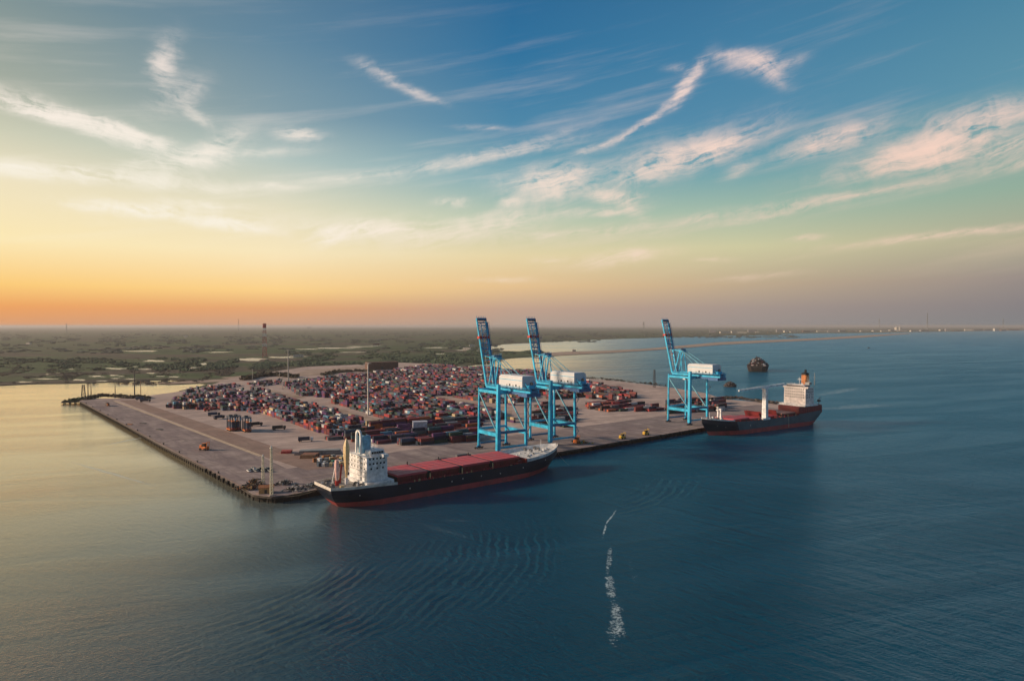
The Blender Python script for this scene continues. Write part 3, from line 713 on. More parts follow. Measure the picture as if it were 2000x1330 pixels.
# ------------------------------------------------------------------ ship-to-shore cranes
XA, YA = 13.0, 13.5                                   # half leg spread along the quay, half gauge
def make_crane(label, loc, rz, spreader=False):
    t = thing('container_crane', label, 'crane', loc, rz, 'tall quay cranes with raised booms')
    C_, D_ = 'cyan', 'cyan_dark'
    for sx in (-1, 1):
        for sy in (-1, 1):
            near = sy < 0
            m = MB(); w0 = (2.7 if sx < 0 else 1.7) if near else 1.35; top = 52 if near and sx < 0 else 48
            m.beam((sx*XA, sy*YA, 2.6), (sx*XA*.96, sy*YA, top), w0, w0*1.1, C_, w0*.85, w0*.85)
            leg = m.build('leg', t)
            b = MB()
            for k in (-3.0, -1.0, 1.0, 3.0):
                b.wheel((sx*XA+k, sy*YA, .45), .45, .35, mat='dark_steel')
            b.box((sx*XA-4.0, sy*YA-.55, .55), (sx*XA+4.0, sy*YA+.55, 1.5), 'dark_steel')
            b.box((sx*XA-1.6, sy*YA-.7, 1.5), (sx*XA+1.6, sy*YA+.7, 2.6), D_)
            b.build('bogie', t)
    for sy in (-1, 1):                                # sill beams and tops across the quay direction
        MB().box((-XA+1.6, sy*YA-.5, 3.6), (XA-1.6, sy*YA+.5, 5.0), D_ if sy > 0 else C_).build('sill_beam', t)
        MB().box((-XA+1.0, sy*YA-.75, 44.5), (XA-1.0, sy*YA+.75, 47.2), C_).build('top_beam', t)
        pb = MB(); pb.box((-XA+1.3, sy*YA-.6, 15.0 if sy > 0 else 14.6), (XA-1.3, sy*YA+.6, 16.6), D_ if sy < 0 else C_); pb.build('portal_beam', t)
    for sx in (-1, 1):                                # side frames
        m = MB(); m.box((sx*XA-.6, -YA+1.3, 12.6), (sx*XA+.6, YA-1.0, 15.2), C_)
        m.rail([(sx*XA-.5, -YA+1.4, 15.2), (sx*XA-.5, YA-1.1, 15.2)], mat=C_); m.build('portal_beam', t)
        m = MB(); m.box((sx*XA*.96-.6, -YA+1.1, 44.7), (sx*XA*.96+.6, YA-1.0, 46.8), C_); m.build('top_beam', t)
        MB().beam((sx*XA*.97, YA-.6, 44), (sx*XA, -YA+1.0, 15.6), .9, .9, 'grey_cyan').build('brace', t)
    # stairs and lift up the near right leg
    m = MB()
    for k in range(9):
        z = 4.5 + k*4.4; a, b = (-1.2, 1.2) if k % 2 else (1.2, -1.2)
        m.beam((XA+2.2, -YA+a*1.6, z), (XA+2.2, -YA+b*1.6, z+4.4), .7, .18, 'galv')
        m.box((XA+1.2, -YA+b*1.6-.6, z+4.3), (XA+2.9, -YA+b*1.6+.6, z+4.45), 'galv')
    m.build('stairs', t)
    m = MB(); m.tube((-XA+2.4, -YA+1.0, 5.4), (-XA+2.4, -YA+1.0, 17.5), .9, mat='blue_paint'); m.build('cable_reel_guide', t)
    # gantry girders running back over the water side
    m = MB()
    for x in (-3.4, 3.4):
        m.box((x-.65, -42, 46.9), (x+.65, YA+3.2, 49.6), C_)
        m.rail([(x+(1.5 if x > 0 else -1.5), -42, 49.3), (x+(1.5 if x > 0 else -1.5), YA+2, 49.3)], mat=C_, w=.12)
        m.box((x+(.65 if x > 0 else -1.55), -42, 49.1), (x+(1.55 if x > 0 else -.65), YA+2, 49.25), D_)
    for y in (-42, -34, -26, -18, -10, -2, 6, 14):
        m.box((-2.75, y-.4, 47.3), (2.75, y+.4, 48.9), D_)
    m.build('girder', t)
    m = MB(); m.box((-7.2, -40.5, 49.65), (7.2, -4, 49.95), D_); m.box((-6.2,-41,44.2),(6.2,-30,46.85),'blue_paint'); m.box((-5,-30,45.2),(5,-12,46.85),'blue_paint')
    m.rail([(-7.1,-40.4,49.95),(7.1,-40.4,49.95),(7.1,-4.2,49.95)], mat='cyan', w=.12); m.rail([(-7.1,-40.4,49.95),(-7.1,-4.2,49.95)], mat='cyan', w=.12)
    m.build('machinery_platform', t)
    # machinery house: white with a chamfered roof
    m = MB(); prof = [(-6.2,0),(6.2,0),(6.2,7.6),(5.0,9.0),(-5.0,9.0),(-6.2,7.6)]
    y0, y1 = -35, -5; ins = 1.2
    A = [(x, y0+(ins if z > 8.0 else 0), 49.97+z) for x, z in prof]; B = [(x, y1-(ins if z > 8.0 else 0), 49.97+z) for x, z in prof]
    m.add(A+B, [tuple(range(6)), tuple(range(11,5,-1))]+[((k+1)%6,k,6+k,6+(k+1)%6) for k in range(6)], 'house_white')
    for k in range(5): m.box((-6.32, y0+3+k*4, 51.2), (-6.18, y0+4.6+k*4, 52.6), 'glass') if k % 2 else m.box((-6.30, y0+3+k*4, 50.0), (-6.18, y0+4.1+k*4, 52.2), 'grey_steel')
    m.box((-6.26, y0+.3, 55.6), (-6.19, y1-.3, 56.0), 'cyan'); m.box((6.19, y0+.3, 55.6), (6.26, y1-.3, 56.0), 'cyan')
    m.build('machinery_house', t)
    m = MB()
    for x in (-4, 4):
        m.beam((x,-40,50),(x,-34,55.5),.35,.35,C_); m.beam((x,-34,55.5),(x,-33,50),.35,.35,C_)
    m.beam((-4,-34,55.5),(4,-34,55.5),.4,.4,C_); m.cbox((-3,-39,50),(3,-35,52.5),'cyan',.3); m.wheel((0,-38,53.5),1.3,.8,(1,0,0),'dark_steel')
    m.build('winch', t)
    # pylon and stays
    for x in (-3.2, 3.2):
        MB().beam((x, YA+1.0, 47), (x*.8, 7.6, 72.5), .85, .85, C_).build('pylon_leg', t)
        MB().beam((x, YA-9.5, 47.2), (x*.8, 7.4, 72), .6, .6, C_).build('pylon_leg', t)
        MB().beam((x*.8, 7.2, 72.2), (x*1.3, -34, 50.2), .48, .48, 'grey_cyan').build('stay', t)
        MB().beam((x*.8, 7.4, 71.6), (x*1.15, -13, 56.2), .34, .34, 'grey_cyan').build('stay', t)
    m = MB(); m.box((-3.6,5.8,71.6),(3.6,9.2,72.8),'cyan_dark'); m.rail([(-3.6,5.8,72.8),(3.6,5.8,72.8),(3.6,9.2,72.8)],mat='cyan'); m.box((-3.0,5.0,69.6),(3.0,6.0,71.2),C_)
    for x in (-2,0,2): m.wheel((x,7.5,73.4),.7,.4,(1,0,0),'dark_steel')
    m.build('pylon_head', t)
    # raised boom, hinged at the landward end of the girders
    ang = R(76); hy, hz = YA+3.6, 48.3; dv = Vector((0, math.cos(ang), math.sin(ang))); nv = Vector((0, -math.sin(ang), math.cos(ang)))
    P_ = lambda x, s_, n_=0: Vector((x, hy, hz)) + dv*s_ + nv*n_
    LB = 55.0; m = MB()
    hw = lambda s_: 3.4 + .9*s_/LB
    for sx in (-1, 1): m.beam(P_(sx*hw(0), 0), P_(sx*hw(LB), LB), .95, 1.7, C_, .8, 1.3, up=nv)
    for k in range(12):
        s_ = 2 + k*4.7; m.beam(P_(-hw(s_)+.4, s_), P_(hw(s_)-.4, s_), .55, .55, C_, up=nv)
        if k % 2 == 0 and 22 < s_: m.beam(P_(-hw(s_)+.4, s_), P_(hw(s_+4.7)-.4, s_+4.7), .35, .35, D_, up=nv)
    bo = m.build('boom', t)
    m = MB()                                          # walkway and festoon on the boom's upper side
    m.beam(P_(5.0, 1), P_(5.6, LB-3), 1.0, .2, D_, up=nv)
    for sgn in (4.4, 5.5):
        m.beam(P_(sgn, 1, 1.4), P_(sgn+.6, LB-3, 1.4), .16, .16, D_, up=nv)
    for k in range(20): s_ = 2+k*2.6; m.beam(P_(5.0+s_*.011+.5, s_, 0), P_(5.0+s_*.011+.5, s_, 1.4), .13, .13, D_)
    m.build('walkway', bo)
    m = MB()                                          # folded forestay frame on top of the boom
    for x in (-2.2, 2.2):
        m.beam(P_(x, 24, 1.2), P_(x, 50, 2.4), .5, .5, D_, up=nv)
        m.beam(P_(x, 24, 1.2), Vector((x, 8.5, 70.5)), .45, .45, C_)
        for k in range(5): m.beam(P_(x, 28+k*5, 0), P_(x, 27+k*5, 1.4+k*.25), .35, .35, D_)
        m.beam(P_(x, 1, 1.5), P_(x, 24, 2.6), .35, .35, 'galv')
    for k in range(7): m.beam(P_(-2.2, 25+k*4, 1.3+k*.15), P_(2.2, 25+k*4, 1.3+k*.15), .4, .4, D_)
    for k in range(6): m.beam(P_(-2.2, 25+k*4, 1.3), P_(2.2, 29+k*4, 1.4), .28, .28, C_)
    for k in range(6): m.box(tuple(P_(-3.4, 24+k*1.9)-Vector((.1,.3,.3))), tuple(P_(3.4, 24+k*1.9)+Vector((.1,.3,.3))), D_)
    m.build('forestay_frame', bo)
    m = MB(); q = P_(0, 39.5, -.3)
    for a, b in ((( -4.9,-1.6,-1.0),(4.9,-1.0,1.0)),((-4.9,1.0,-1.2),(4.9,1.6,.8)),((-4.9,-1.0,-.9),(-4.3,1.0,.9)),((4.3,-1.0,-.9),(4.9,1.0,.9))):
        m.box(tuple(q+Vector(a)), tuple(q+Vector(b)), 'red_paint')
    m.rail([tuple(q+Vector((-4.9,-1.6,1.0))), tuple(q+Vector((4.9,-1.6,1.0)))], mat='red_paint', w=.14)
    for k in range(5): m.beam(tuple(P_(3.0,39-k*5,-.9)), tuple(P_(3.0,41-k*5,-.9)), .5,.5,'red_paint')
    m.build('red_platform', bo)
    m = MB()                                          # boom tip: sheave frame with upright spikes
    m.beam(P_(-hw(LB)-.2, LB-.6), P_(hw(LB)+.2, LB-.6), 1.8, 2.2, D_, up=nv)
    m.beam(P_(-hw(LB)+.6, LB-3.4), P_(hw(LB)-.6, LB-3.4), .9, 1.2, D_, up=nv)
    for k in range(6): x = -4+k*1.6; m.beam(P_(x, LB+.2), P_(x, LB+2.1), .28, .28, D_); m.wheel(P_(x, LB-1.6, .8), .8, .3, (1,0,0), 'dark_steel')
    for k in range(4): m.beam(P_(-3.6, LB-5-k*2.3), P_(-1.6+k*.5, LB-6-k*2.3), .3, .3, C_); m.beam(P_(3.8, LB-5-k*2.3), P_(1.6, LB-6-k*2.3), .4, .4, D_)
    m.build('boom_tip', bo)
    m = MB(); m.cbox((-1.5,2,42.2),(1.5,5.2,44.6),'white',.2); m.box((-1.52,1.9,42.6),(1.52,2.0,44.0),'glass'); m.box((-2.6,0,45.3),(2.6,6.4,46.6),'dark_steel'); m.beam((0,3.6,44.6),(0,3.6,45.4),.6,.6,'dark_steel'); m.build('operator_cab', t)
    return t
mk('house_white', (.62,.64,.66), .5, var=.06, dirt=(.36,.42,.48), scale=.08, dirt_amt=.35)
M['grey_cyan'] = make_mat('grey_cyan', (.12,.38,.50), .5, dirt=(.15,.2,.25))
# ground centre of each crane
for (px, py, ax, ay, lb) in [(935, 876, 13, -13.5, 'turquoise crane behind the near ship hatches, leftmost of the three booms'),
                     (1035.6, 860, 13, -13.5, 'turquoise crane right behind the white bow of the near ship'),
                     (1305, 824, 13, -13.5, 'turquoise crane beside the bow of the far ship, standing apart')]:
    a = W(px, py, QZ); rz = R(35); u = Vector((math.cos(rz), math.sin(rz), 0)); v = Vector((-math.sin(rz), math.cos(rz), 0))
    c = a + u*ax + v*ay
    make_crane(lb, (c.x, c.y, QZ+.02), rz)

# ------------------------------------------------------------------ ships
def hull_fn(L, B, zs, zm, zb, boot):
    def top(x):                                         # line of the upper edge
        s = x/L
        if s < .22: return zm + (zs-zm)*(1-(s/.22)**2)
        if s > .60: return zm + (zb-zm)*((s-.60)/.40)**2.0
        return zm
    def half(x, z):
        f = min(1, max(0, z/zm)); xs = 7.0*(1-f)**1.3; xe = L - 9.0*(1-f)
        if x <= xs or x >= xe: return None
        s = (x-xs)/(xe-xs); b = 1.0
        a = .17 - .07*f
        if s < a: b = (.30 + .40*f) + (1-.30-.40*f)*math.sin(math.pi/2*s/a)**.8
        e = .74 + .04*f
        if s > e: b *= max(0.0, 1-((s-e)/(1-e))**(1.6+.8*f))**(.85)
        return b*B/2
    return top, half
def make_hull(parent, L, B, zs, zm, zb, boot, hmat, dmat, bowmat=None, split=None):
    top, half = hull_fn(L, B, zs, zm, zb, boot)
    N = 60; levels = [-1.5, 0.0, boot*.5, boot, boot+.02, None, None, None]
    def ring(i):
        s = i/N; r = []
        for li in range(8):
            if li < 5: z = levels[li]
            else: z = None
            f0 = None
            if z is None:
                fr = (li-4)/3; 
                x0 = s*L; zt = top(x0); z = boot+.02 + (zt-boot-.02)*fr
            f = min(1, max(0, z/zm)); xs = 7.0*(1-f)**1.3; xe = L - 9.0*(1-f)
            x = xs + (xe-xs)*s
            h = half(min(max(x, xs+1e-3), xe-1e-3), z) or 0
            if i == N: h = .05
            r.append((x, h, z))
        return r
    rings = [ring(i) for i in range(N+1)]
    for name, l0, l1, mat in (('boot_topping', 0, 3, 'boot_red'), ('hull', 4, 7, hmat)):
        m = MB(); 
        for side in (-1, 1):
            vs = []; 
            for r in rings: vs += [(r[l][0], side*r[l][1], r[l][2]) for l in range(l0, l1+1)]
            n = l1-l0+1; fa, fb = [], []
            for i in range(N):
                for l in range(n-1):
                    q = (i*n+l, (i+1)*n+l, (i+1)*n+l+1, i*n+l+1)
                    if side > 0: q = tuple(reversed(q))
                    (fb if split and i/N > split else fa).append(q)
            k = len(m.v); m.add(vs, fa, mat)
            if fb and name == 'hull':
                mi = m.mi(bowmat); m.f += [tuple(k+q for q in f) for f in fb]; m.m += [mi]*len(fb)
            elif fb:
                mi = m.mi(mat); m.f += [tuple(k+q for q in f) for f in fb]; m.m += [mi]*len(fb)
        r = rings[0]; n = l1-l0+1                      # transom
        vs = [(r[l][0], -r[l][1], r[l][2]) for l in range(l0, l1+1)] + [(r[l][0], r[l][1], r[l][2]) for l in range(l0, l1+1)]
        m.add(vs, [(l, l+1, n+l+1, n+l) for l in range(n-1)], mat)
        m.build(name, parent, smooth=False)
    return rings, top
def deck_strip(m, rings, i0, i1, dz, mat, inset=.35):
    vs = []
    for i in range(i0, i1+1):
        x, h, z = rings[i][7]; h = max(.05, h-inset); vs += [(x, -h, z+dz), (x, h, z+dz)]
    m.add(vs, [(2*k, 2*k+2, 2*k+3, 2*k+1) for k in range(i1-i0)], mat)
def bulwark(m, rings, i0, i1, h0, mat, thick=.3, flare=.0, dz=0):
    for side in (-1, 1):
        vs = []
        for i in range(i0, i1+1):
            x, h, z = rings[i][7]
            vs += [(x, side*(h+.02), z+dz), (x, side*(h+flare), z+h0), (x, side*max(.02,h+flare-thick), z+h0), (x, side*max(.02,h-thick), z+dz)]
        fs = []
        for k in range(i1-i0):
            for q in range(4): fs.append((4*k+q, 4*k+4+q, 4*k+4+(q+1)%4, 4*k+(q+1)%4))
        m.add(vs, fs, mat)
def windows(m, x0, x1, y, z, n, w, h, axis, mat='glass', t=.06):
    for k in range(n):
        c = x0 + (x1-x0)*(k+.5)/n
        if axis == 'x': m.box((c-w/2, min(y, y+t), z), (c+w/2, max(y, y+t), z+h), mat)
        else: m.box((min(y, y+t), c-w/2, z), (max(y, y+t), c+w/2, z+h), mat)

def house_block(t, x0, x1, yb, z0, decks, dh, front, wall='white', wing=0):
    """superstructure from x0 (aft) to x1; front = +1 when the bridge windows face the bow"""
    m = MB(); z = z0
    for k in range(decks):
        sh = .04*k; yy = yb - .02*k
        m.box((x0+sh, -yy, z+.02*0), (x1-sh, yy, z+dh-.12), wall)
        m.box((x0+sh-.9, -yy-.22, z+dh-.12), (x1-sh+.2, yy+.22, z+dh), wall)
        if 0 < k: pass
        z += dh
    body = m.build('superstructure', t)
    w = MB(); z = z0
    for k in range(decks):
        sh = .04*k; yy = yb - .02*k
        if k < 2: z += dh; continue
        for sd in (-1, 1): windows(w, x0+1, x1-1, sd*yy, z+1.1, 5 if k > decks-3 else 3, 1.0, 1.05, 'x', t=.07*sd)
        windows(w, -yy+1, yy-1, x1-sh, z+1.0, 9, 1.0, 1.1, 'y', t=.07)
        windows(w, -yy+1, yy-1, x0+sh, z+1.0, 5, .95, 1.05, 'y', t=-.07)
        z += dh
    w.build('windows', body)
    r = MB(); z = z0
    for k in range(decks):
        yy = yb-.02*k+.2; z += dh; a, b = x0+.04*k-.85, x1-.04*k+.15
        r.rail([(a,-yy,z),(a,yy,z)], mat='white', w=.08)
        if k == decks-1:
            r.rail([(b,-yy,z),(b,yy,z)], mat='white', w=.08)
            for sd in (-1,1): r.rail([(a,sd*yy,z),(b,sd*yy,z)], mat='white', w=.08)
    r.build('railing', body)
    # wheelhouse with wings
    m = MB(); ww = yb-2.0
    m.cbox((x0+3, -ww, z+.01), (x1-.6, ww, z+3.0), wall, .5)
    m.box((x1-4.2, -yb-wing, z+.0), (x1-1.0, -ww, z+1.3), wall); m.box((x1-4.2, ww, z+.0), (x1-1.0, yb+wing, z+1.3), wall)
    m.box((x1-4.4, -yb-wing, z-.3), (x1-.8, yb+wing, z), wall)
    wh = m.build('wheelhouse', t)
    g = MB(); windows(g, -ww+.6, ww-.6, x1-.6, z+1.2, 11, 1.5, 1.3, 'y', t=.08); windows(g, x0+4, x1-1.5, -ww, z+1.2, 5, 1.3, 1.3, 'x', t=-.08); windows(g, x0+4, x1-1.5, ww, z+1.2, 5, 1.3, 1.3, 'x', t=.08)
    g.build('bridge_windows', wh)
    m = MB(); zt = z+3.0; xm = x0+6
    m.tube((xm,0,zt),(xm,0,zt+7.5),.35,.15,mat='white'); m.beam((xm,-3,zt+4.5),(xm,3,zt+4.5),.2,.2,'white'); m.beam((xm,-2,zt+6),(xm,2,zt+6),.15,.15,'white')
    m.beam((xm-.2,-1.6,zt+5.4),(xm-.2,1.6,zt+5.4),.3,.5,'white'); m.tube((xm+1.5,4,zt),(xm+1.5,4,zt+1.6),.8,.7,mat='white'); m.tube((xm+1.5,-4.5,zt),(xm+1.5,-4.5,zt+1.2),.6,.5,mat='white')
    m.rail([(x0+3.2,-ww+.2,zt),(x1-.8,-ww+.2,zt),(x1-.8,ww-.2,zt),(x0+3.2,ww-.2,zt)], mat='white', w=.1)
    m.build('mast', t)
    return z+3.0
def hatch(t, x0, x1, yb, z0, z1, mat, side='deck_red', fold=True):
    m = MB(); m.box((x0+.4, -yb+.7, z0), (x1-.4, yb-.7, z1-1.2), side)
    for q in (-1, 1): m.box((x0+.38 if q < 0 else x1-.39, -yb+.9, z0), (x0+.39 if q < 0 else x1-.38, yb-.9, z1-1.25), 'black')  # black end plates: shade of the hatch gaps painted onto the coaming
    n = int((x1-x0)/1.6)
    for sd in (-1, 1):
        for k in range(n): x = x0+.8+k*1.6; m.box((x, min(sd*(yb-.7), sd*(yb-.3)), z0), (x+.22, max(sd*(yb-.7), sd*(yb-.3)), z1-1.4), side)
        m.box((x0+.4, min(sd*(yb-.7), sd*(yb-.15)), z1-1.42), (x1-.4, max(sd*(yb-.7), sd*(yb-.15)), z1-1.22), side)
    o = m.build('hatch_coaming', t)
    c = MB(); k = 4; w = (x1-x0)/k
    for i in range(k):
        c.cbox((x0+i*w+.06, -yb, z1-1.18), (x0+(i+1)*w-.06, yb, z1), mat, .12)
        for y in (-yb*.5, 0, yb*.5): c.box((x0+i*w+.25, y-.06, z1-.002), (x0+(i+1)*w-.25, y+.06, z1+.07), mat)
    c.build('hatch_cover', o)
    return o
def lines(t, pts, r=.09):
    m = MB()
    for a, b in pts:
        a, b = Vector(a), Vector(b); prev = a
        for k in range(1, 9):
            f = k/8; q = a.lerp(b, f) - Vector((0,0,(b-a).length*.06*4*f*(1-f))); m.beam(prev, q, r, r, 'rope'); prev = q
    m.build('mooring_line', t)

def ship_near():
    L, B = 175, 31
    t = thing('cargo_ship', 'black and red cargo ship moored nearest, white bridge at its left end', 'ship', (-104.2, 374.3, 0), R(39))
    rings, top = make_hull(t, L, B, 11.0, 9.7, 14.0, 3.2, 'hull_navy', 'deck_red')
    m = MB(); deck_strip(m, rings, 0, 13, -.25, 'deck_grey'); m.build('poop_deck', t)
    m = MB(); deck_strip(m, rings, 13, 47, -.35, 'deck_red'); m.build('main_deck', t)
    m = MB(); deck_strip(m, rings, 46, 60, .1, 'white_deck', .1)
    m.build('forecastle_deck', t)
    m = MB(); bulwark(m, rings, 46, 60, 2.3, 'white', .35, .8, dz=.02); m.build('bow_bulwark', t)
    m = MB(); x, h, z = rings[46][7]; m.box((x-1.2, -h-.5, z-.3), (x, h+.5, z+2.4), 'deck_red')
    m.box((x-6,-h+2,z-.3),(x-1.21,h-2,z+.9),'deck_red'); m.build('forecastle_bulkhead', t)
    m = MB(); bulwark(m, rings, 0, 13, 1.5, 'white_warm', .3, .15, dz=.02); m.build('stern_bulwark', t)
    x, h, z = rings[0][7]; m = MB(); m.box((x-.3, -h, z-.2), (x+.02, h, z+1.5), 'white_warm'); m.build('stern_bulwark', t)
    # white block stepping down to the hatches
    m = MB(); x0, h0, z0 = rings[13][7]
    m.prism([(20,-13.2),(37.0,-13.2),(37.0,13.2),(20,13.2)], 10.0, 12.6, 'white'); m.build('lower_house', t)
    ht = house_block(t, 21, 34, 10.8, 12.6, 5, 2.75, 1, 'white', wing=3.2)
    # funnel with a rounded white arch
    m = MB(); m.cbox((22.5,-3,ht-2), (28,3,ht+8.0), 'pale_blue', .6); 
    fn = m.build('funnel', t)
    m = MB()
    for s_ in (-1,1): m.beam((21.6, s_*3.0, ht-2), (21.6, s_*2.6, ht+8.5), 1.1, 1.1, 'white')
    for k in range(6):
        a, b = math.pi*k/6, math.pi*(k+1)/6
        m.beam((21.6, 2.6*math.cos(a), ht+8.5+2.4*math.sin(a)), (21.6, 2.6*math.cos(b), ht+8.5+2.4*math.sin(b)), 1.1, 1.1, 'white')
    m.build('funnel_arch', fn)
    m = MB()
    for y in (-1.4, 0, 1.4): m.tube((25,y,ht+8),(24.6,y,ht+9.6),.45,.4,mat='black')
    m.build('exhaust_pipe', fn)
    # stern gear
    m = MB()                                            # raised cream derrick boom shaped like a blade
    secs = [(14,.6),(17,1.0),(22,1.7),(28,2.3),(32,2.1),(34.5,1.2),(36.5,.25)]
    vs = []; 
    for z, r in secs:
        for k in range(8): a = 2*math.pi*k/8; vs.append((14.5+r*.75*math.cos(a), 1+r*math.sin(a), z))
    n = len(secs); m.add(vs, [tuple(range(7,-1,-1)), tuple(range(8*(n-1), 8*n))]+[(8*j+k, 8*j+(k+1)%8, 8*j+8+(k+1)%8, 8*j+8+k) for j in range(n-1) for k in range(8)], 'cream')
    m.tube((14.5,1,10.5),(14.5,1,14.2),1.3,1.0,mat='white'); m.build('derrick', t)
    m = MB(); secs = [(13.5,1.0),(18,1.5),(22,1.7),(25.2,1.2)]; vs = []
    for z, r in secs:
        for k in range(8): a = 2*math.pi*k/8; vs.append((8.2+r*.8*math.cos(a), 0+r*math.sin(a), z))
    m.add(vs, [tuple(range(7,-1,-1)), tuple(range(24,32))]+[(8*j+k, 8*j+(k+1)%8, 8*j+8+(k+1)%8, 8*j+8+k) for j in range(3) for k in range(8)], 'white_pink')
    m.beam((9.6,-.6,12),(10.8,-.6,22.5),1.0,.7,'red_paint'); m.tube((8.2,0,10.5),(8.2,0,13.6),1.2,mat='red_paint'); m.beam((5.6,1,10.6),(7.6,.5,22),.4,.4,'white'); m.build('crane_post', t)
    rnd = random.Random(5); m = MB()
    for k in range(46):
        x = rnd.uniform(1.5, 38); i = max(0, min(12, int(x/L*60))); hh = rings[i][7][1]-1.6; y = rnd.choice((-1,1))*rnd.uniform(hh*.62, hh); s_ = rnd.uniform(.3,1.1); zz = rings[i][7][2]-.3
        m = MB()
        if rnd.random() < .5: m.cbox((x-s_,y-s_*.6,zz),(x+s_,y+s_*.6,zz+s_*1.5), rnd.choice(['white','grey_steel','dark_steel','white','cream']), .08).build('deck_locker', t)
        else: m.tube((x,y,zz),(x,y,zz+s_*2),s_*.5,mat=rnd.choice(['white','galv','dark_steel'])).build('vent', t)
    m = MB()
    for (x,y,s_) in ((4,-3,1.2),(4,3.5,1.2),(11,5,1.4),(17,-6,1.1)):
        m = MB(); m.wheel((x,y,11.9),s_*.8,s_*2.2,mat='dark_steel'); m.box((x-s_,y-s_*1.3,10.6),(x+s_,y-s_*1.15,12.4),'grey_steel'); m.box((x-s_,y+s_*1.15,10.6),(x+s_,y+s_*1.3,12.4),'grey_steel'); m.build('mooring_winch', t)
    # lifeboat in davits
    for sd in (1,):
        m = MB(); y = sd*12.4; vs = []; secs = [(22.6,.15),(23.6,.95),(26,1.25),(28.6,.95),(29.8,.15)]
        for x, r in secs:
            for k in range(8): a = 2*math.pi*k/8; vs.append((x, y+r*math.cos(a), 17.2+r*.85*math.sin(a)))
        m.add(vs, [tuple(range(8)), tuple(range(39,31,-1))]+[(8*j+(k+1)%8, 8*j+k, 8*j+8+k, 8*j+8+(k+1)%8) for j in range(4) for k in range(8)], 'orange_paint')
        m.build('lifeboat', t)
        m = MB()
        for x in (23.6, 28.6): m.beam((x,sd*11.2,15.4),(x,sd*11.3,19.2),.3,.3,'white'); m.beam((x,sd*11.3,19.2),(x,sd*12.6,19.0),.3,.3,'white'); m.build('davit', t); m = MB()
    xs = [38.5, 61, 84, 107.5, 132]
    for a, b in zip(xs, xs[1:]): hatch(t, a+1.15, b-1.15, 12.2, 9.3, 14.2, 'hatch_red')
    # black fillers paint shade into the hatch gaps; cross-deck posts, deck vents and ladders
    m = MB(); rnd = random.Random(8)
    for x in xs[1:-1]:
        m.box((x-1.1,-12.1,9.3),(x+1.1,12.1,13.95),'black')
        m.tube((x,-13.4,9.3),(x,-13.4,12.8),.35,mat='cream'); m.tube((x,13.4,9.3),(x,13.4,15.6),.45,.4,mat='dark_steel')
    for k in range(40):
        x = rnd.uniform(39,131); m.cbox((x-.3,-14.7,9.35),(x+.3,-14.1,9.35+rnd.uniform(.5,1.5)), rnd.choice(['deck_red','red_paint','hatch_red','cream']),.05)
    m.rail([(38,-15.2,9.4),(70,-15.2,9.4),(100,-15.2,9.4),(130,-15.0,9.8)], mat='hatch_red', w=.09)
    m.rail([(38,15.2,9.4),(70,15.2,9.4),(100,15.2,9.4),(130,15.0,9.8)], mat='hatch_red', w=.09)
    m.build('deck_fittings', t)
    m = MB(); rnd = random.Random(2)
    for (x,y) in ((148,-3),(148,3),(156,-2),(156,2)):
        m = MB(); m.wheel((x,y,15.0),.8,1.8,mat='dark_steel'); m.box((x-1,y-1.1,13.6),(x+1,y-.95,15.6),'grey_steel'); m.build('mooring_winch', t)
    for k in range(26):
        x = rnd.uniform(137,166); y = rnd.uniform(-1,1)*max(.5,(170-x)*.28); s_ = rnd.uniform(.2,.5); zz = top(x)
        MB().cbox((x-s_,y-s_,zz),(x+s_,y+s_,zz+s_*2.2), rnd.choice(['grey_steel','dark_steel','blue_paint','white']), .05).build('bollard', t)
    m = MB(); m.tube((160,0,14),(160,0,20.5),.25,.12,mat='white'); m.build('foremast', t)
    m = MB()                                            # small draught marks and scuppers on the near side
    for x, z in ((15,6.8),(46,6.0),(75,5.8),(83,6.4),(97,6.1),(112,5.6),(131,6.8),(152,9.0)):
        hh = hull_fn(L,B,11,9.7,14,3.3)[1](x, z); m.box((x-.35,-hh-.06,z),(x+.35,-hh+.3,z+.8),'white_warm')
    m.build('hull_mark', t)
    lines(t, [((170,-3,14.3),(181,-6,1)), ((172,1,14.3),(186,22,4.2)), ((2,3,10.6),(-14,20,4.2)), ((1,6,10.6),(-8,24,4.2))])
    return t
mk('white_deck', (.62,.62,.60), .6, dirt=(.20,.22,.26), scale=.9, dirt_amt=.7)
mk('white_pink', (.72,.46,.42), .5, dirt=(.5,.08,.07), scale=.5, dirt_amt=.6)
mk('pale_blue', (.20,.42,.55), .5, dirt=(.3,.3,.3))
mk('pink_white', (.74,.67,.64), .5, dirt=(.5,.36,.32), scale=.4, dirt_amt=.35)
ship_near()

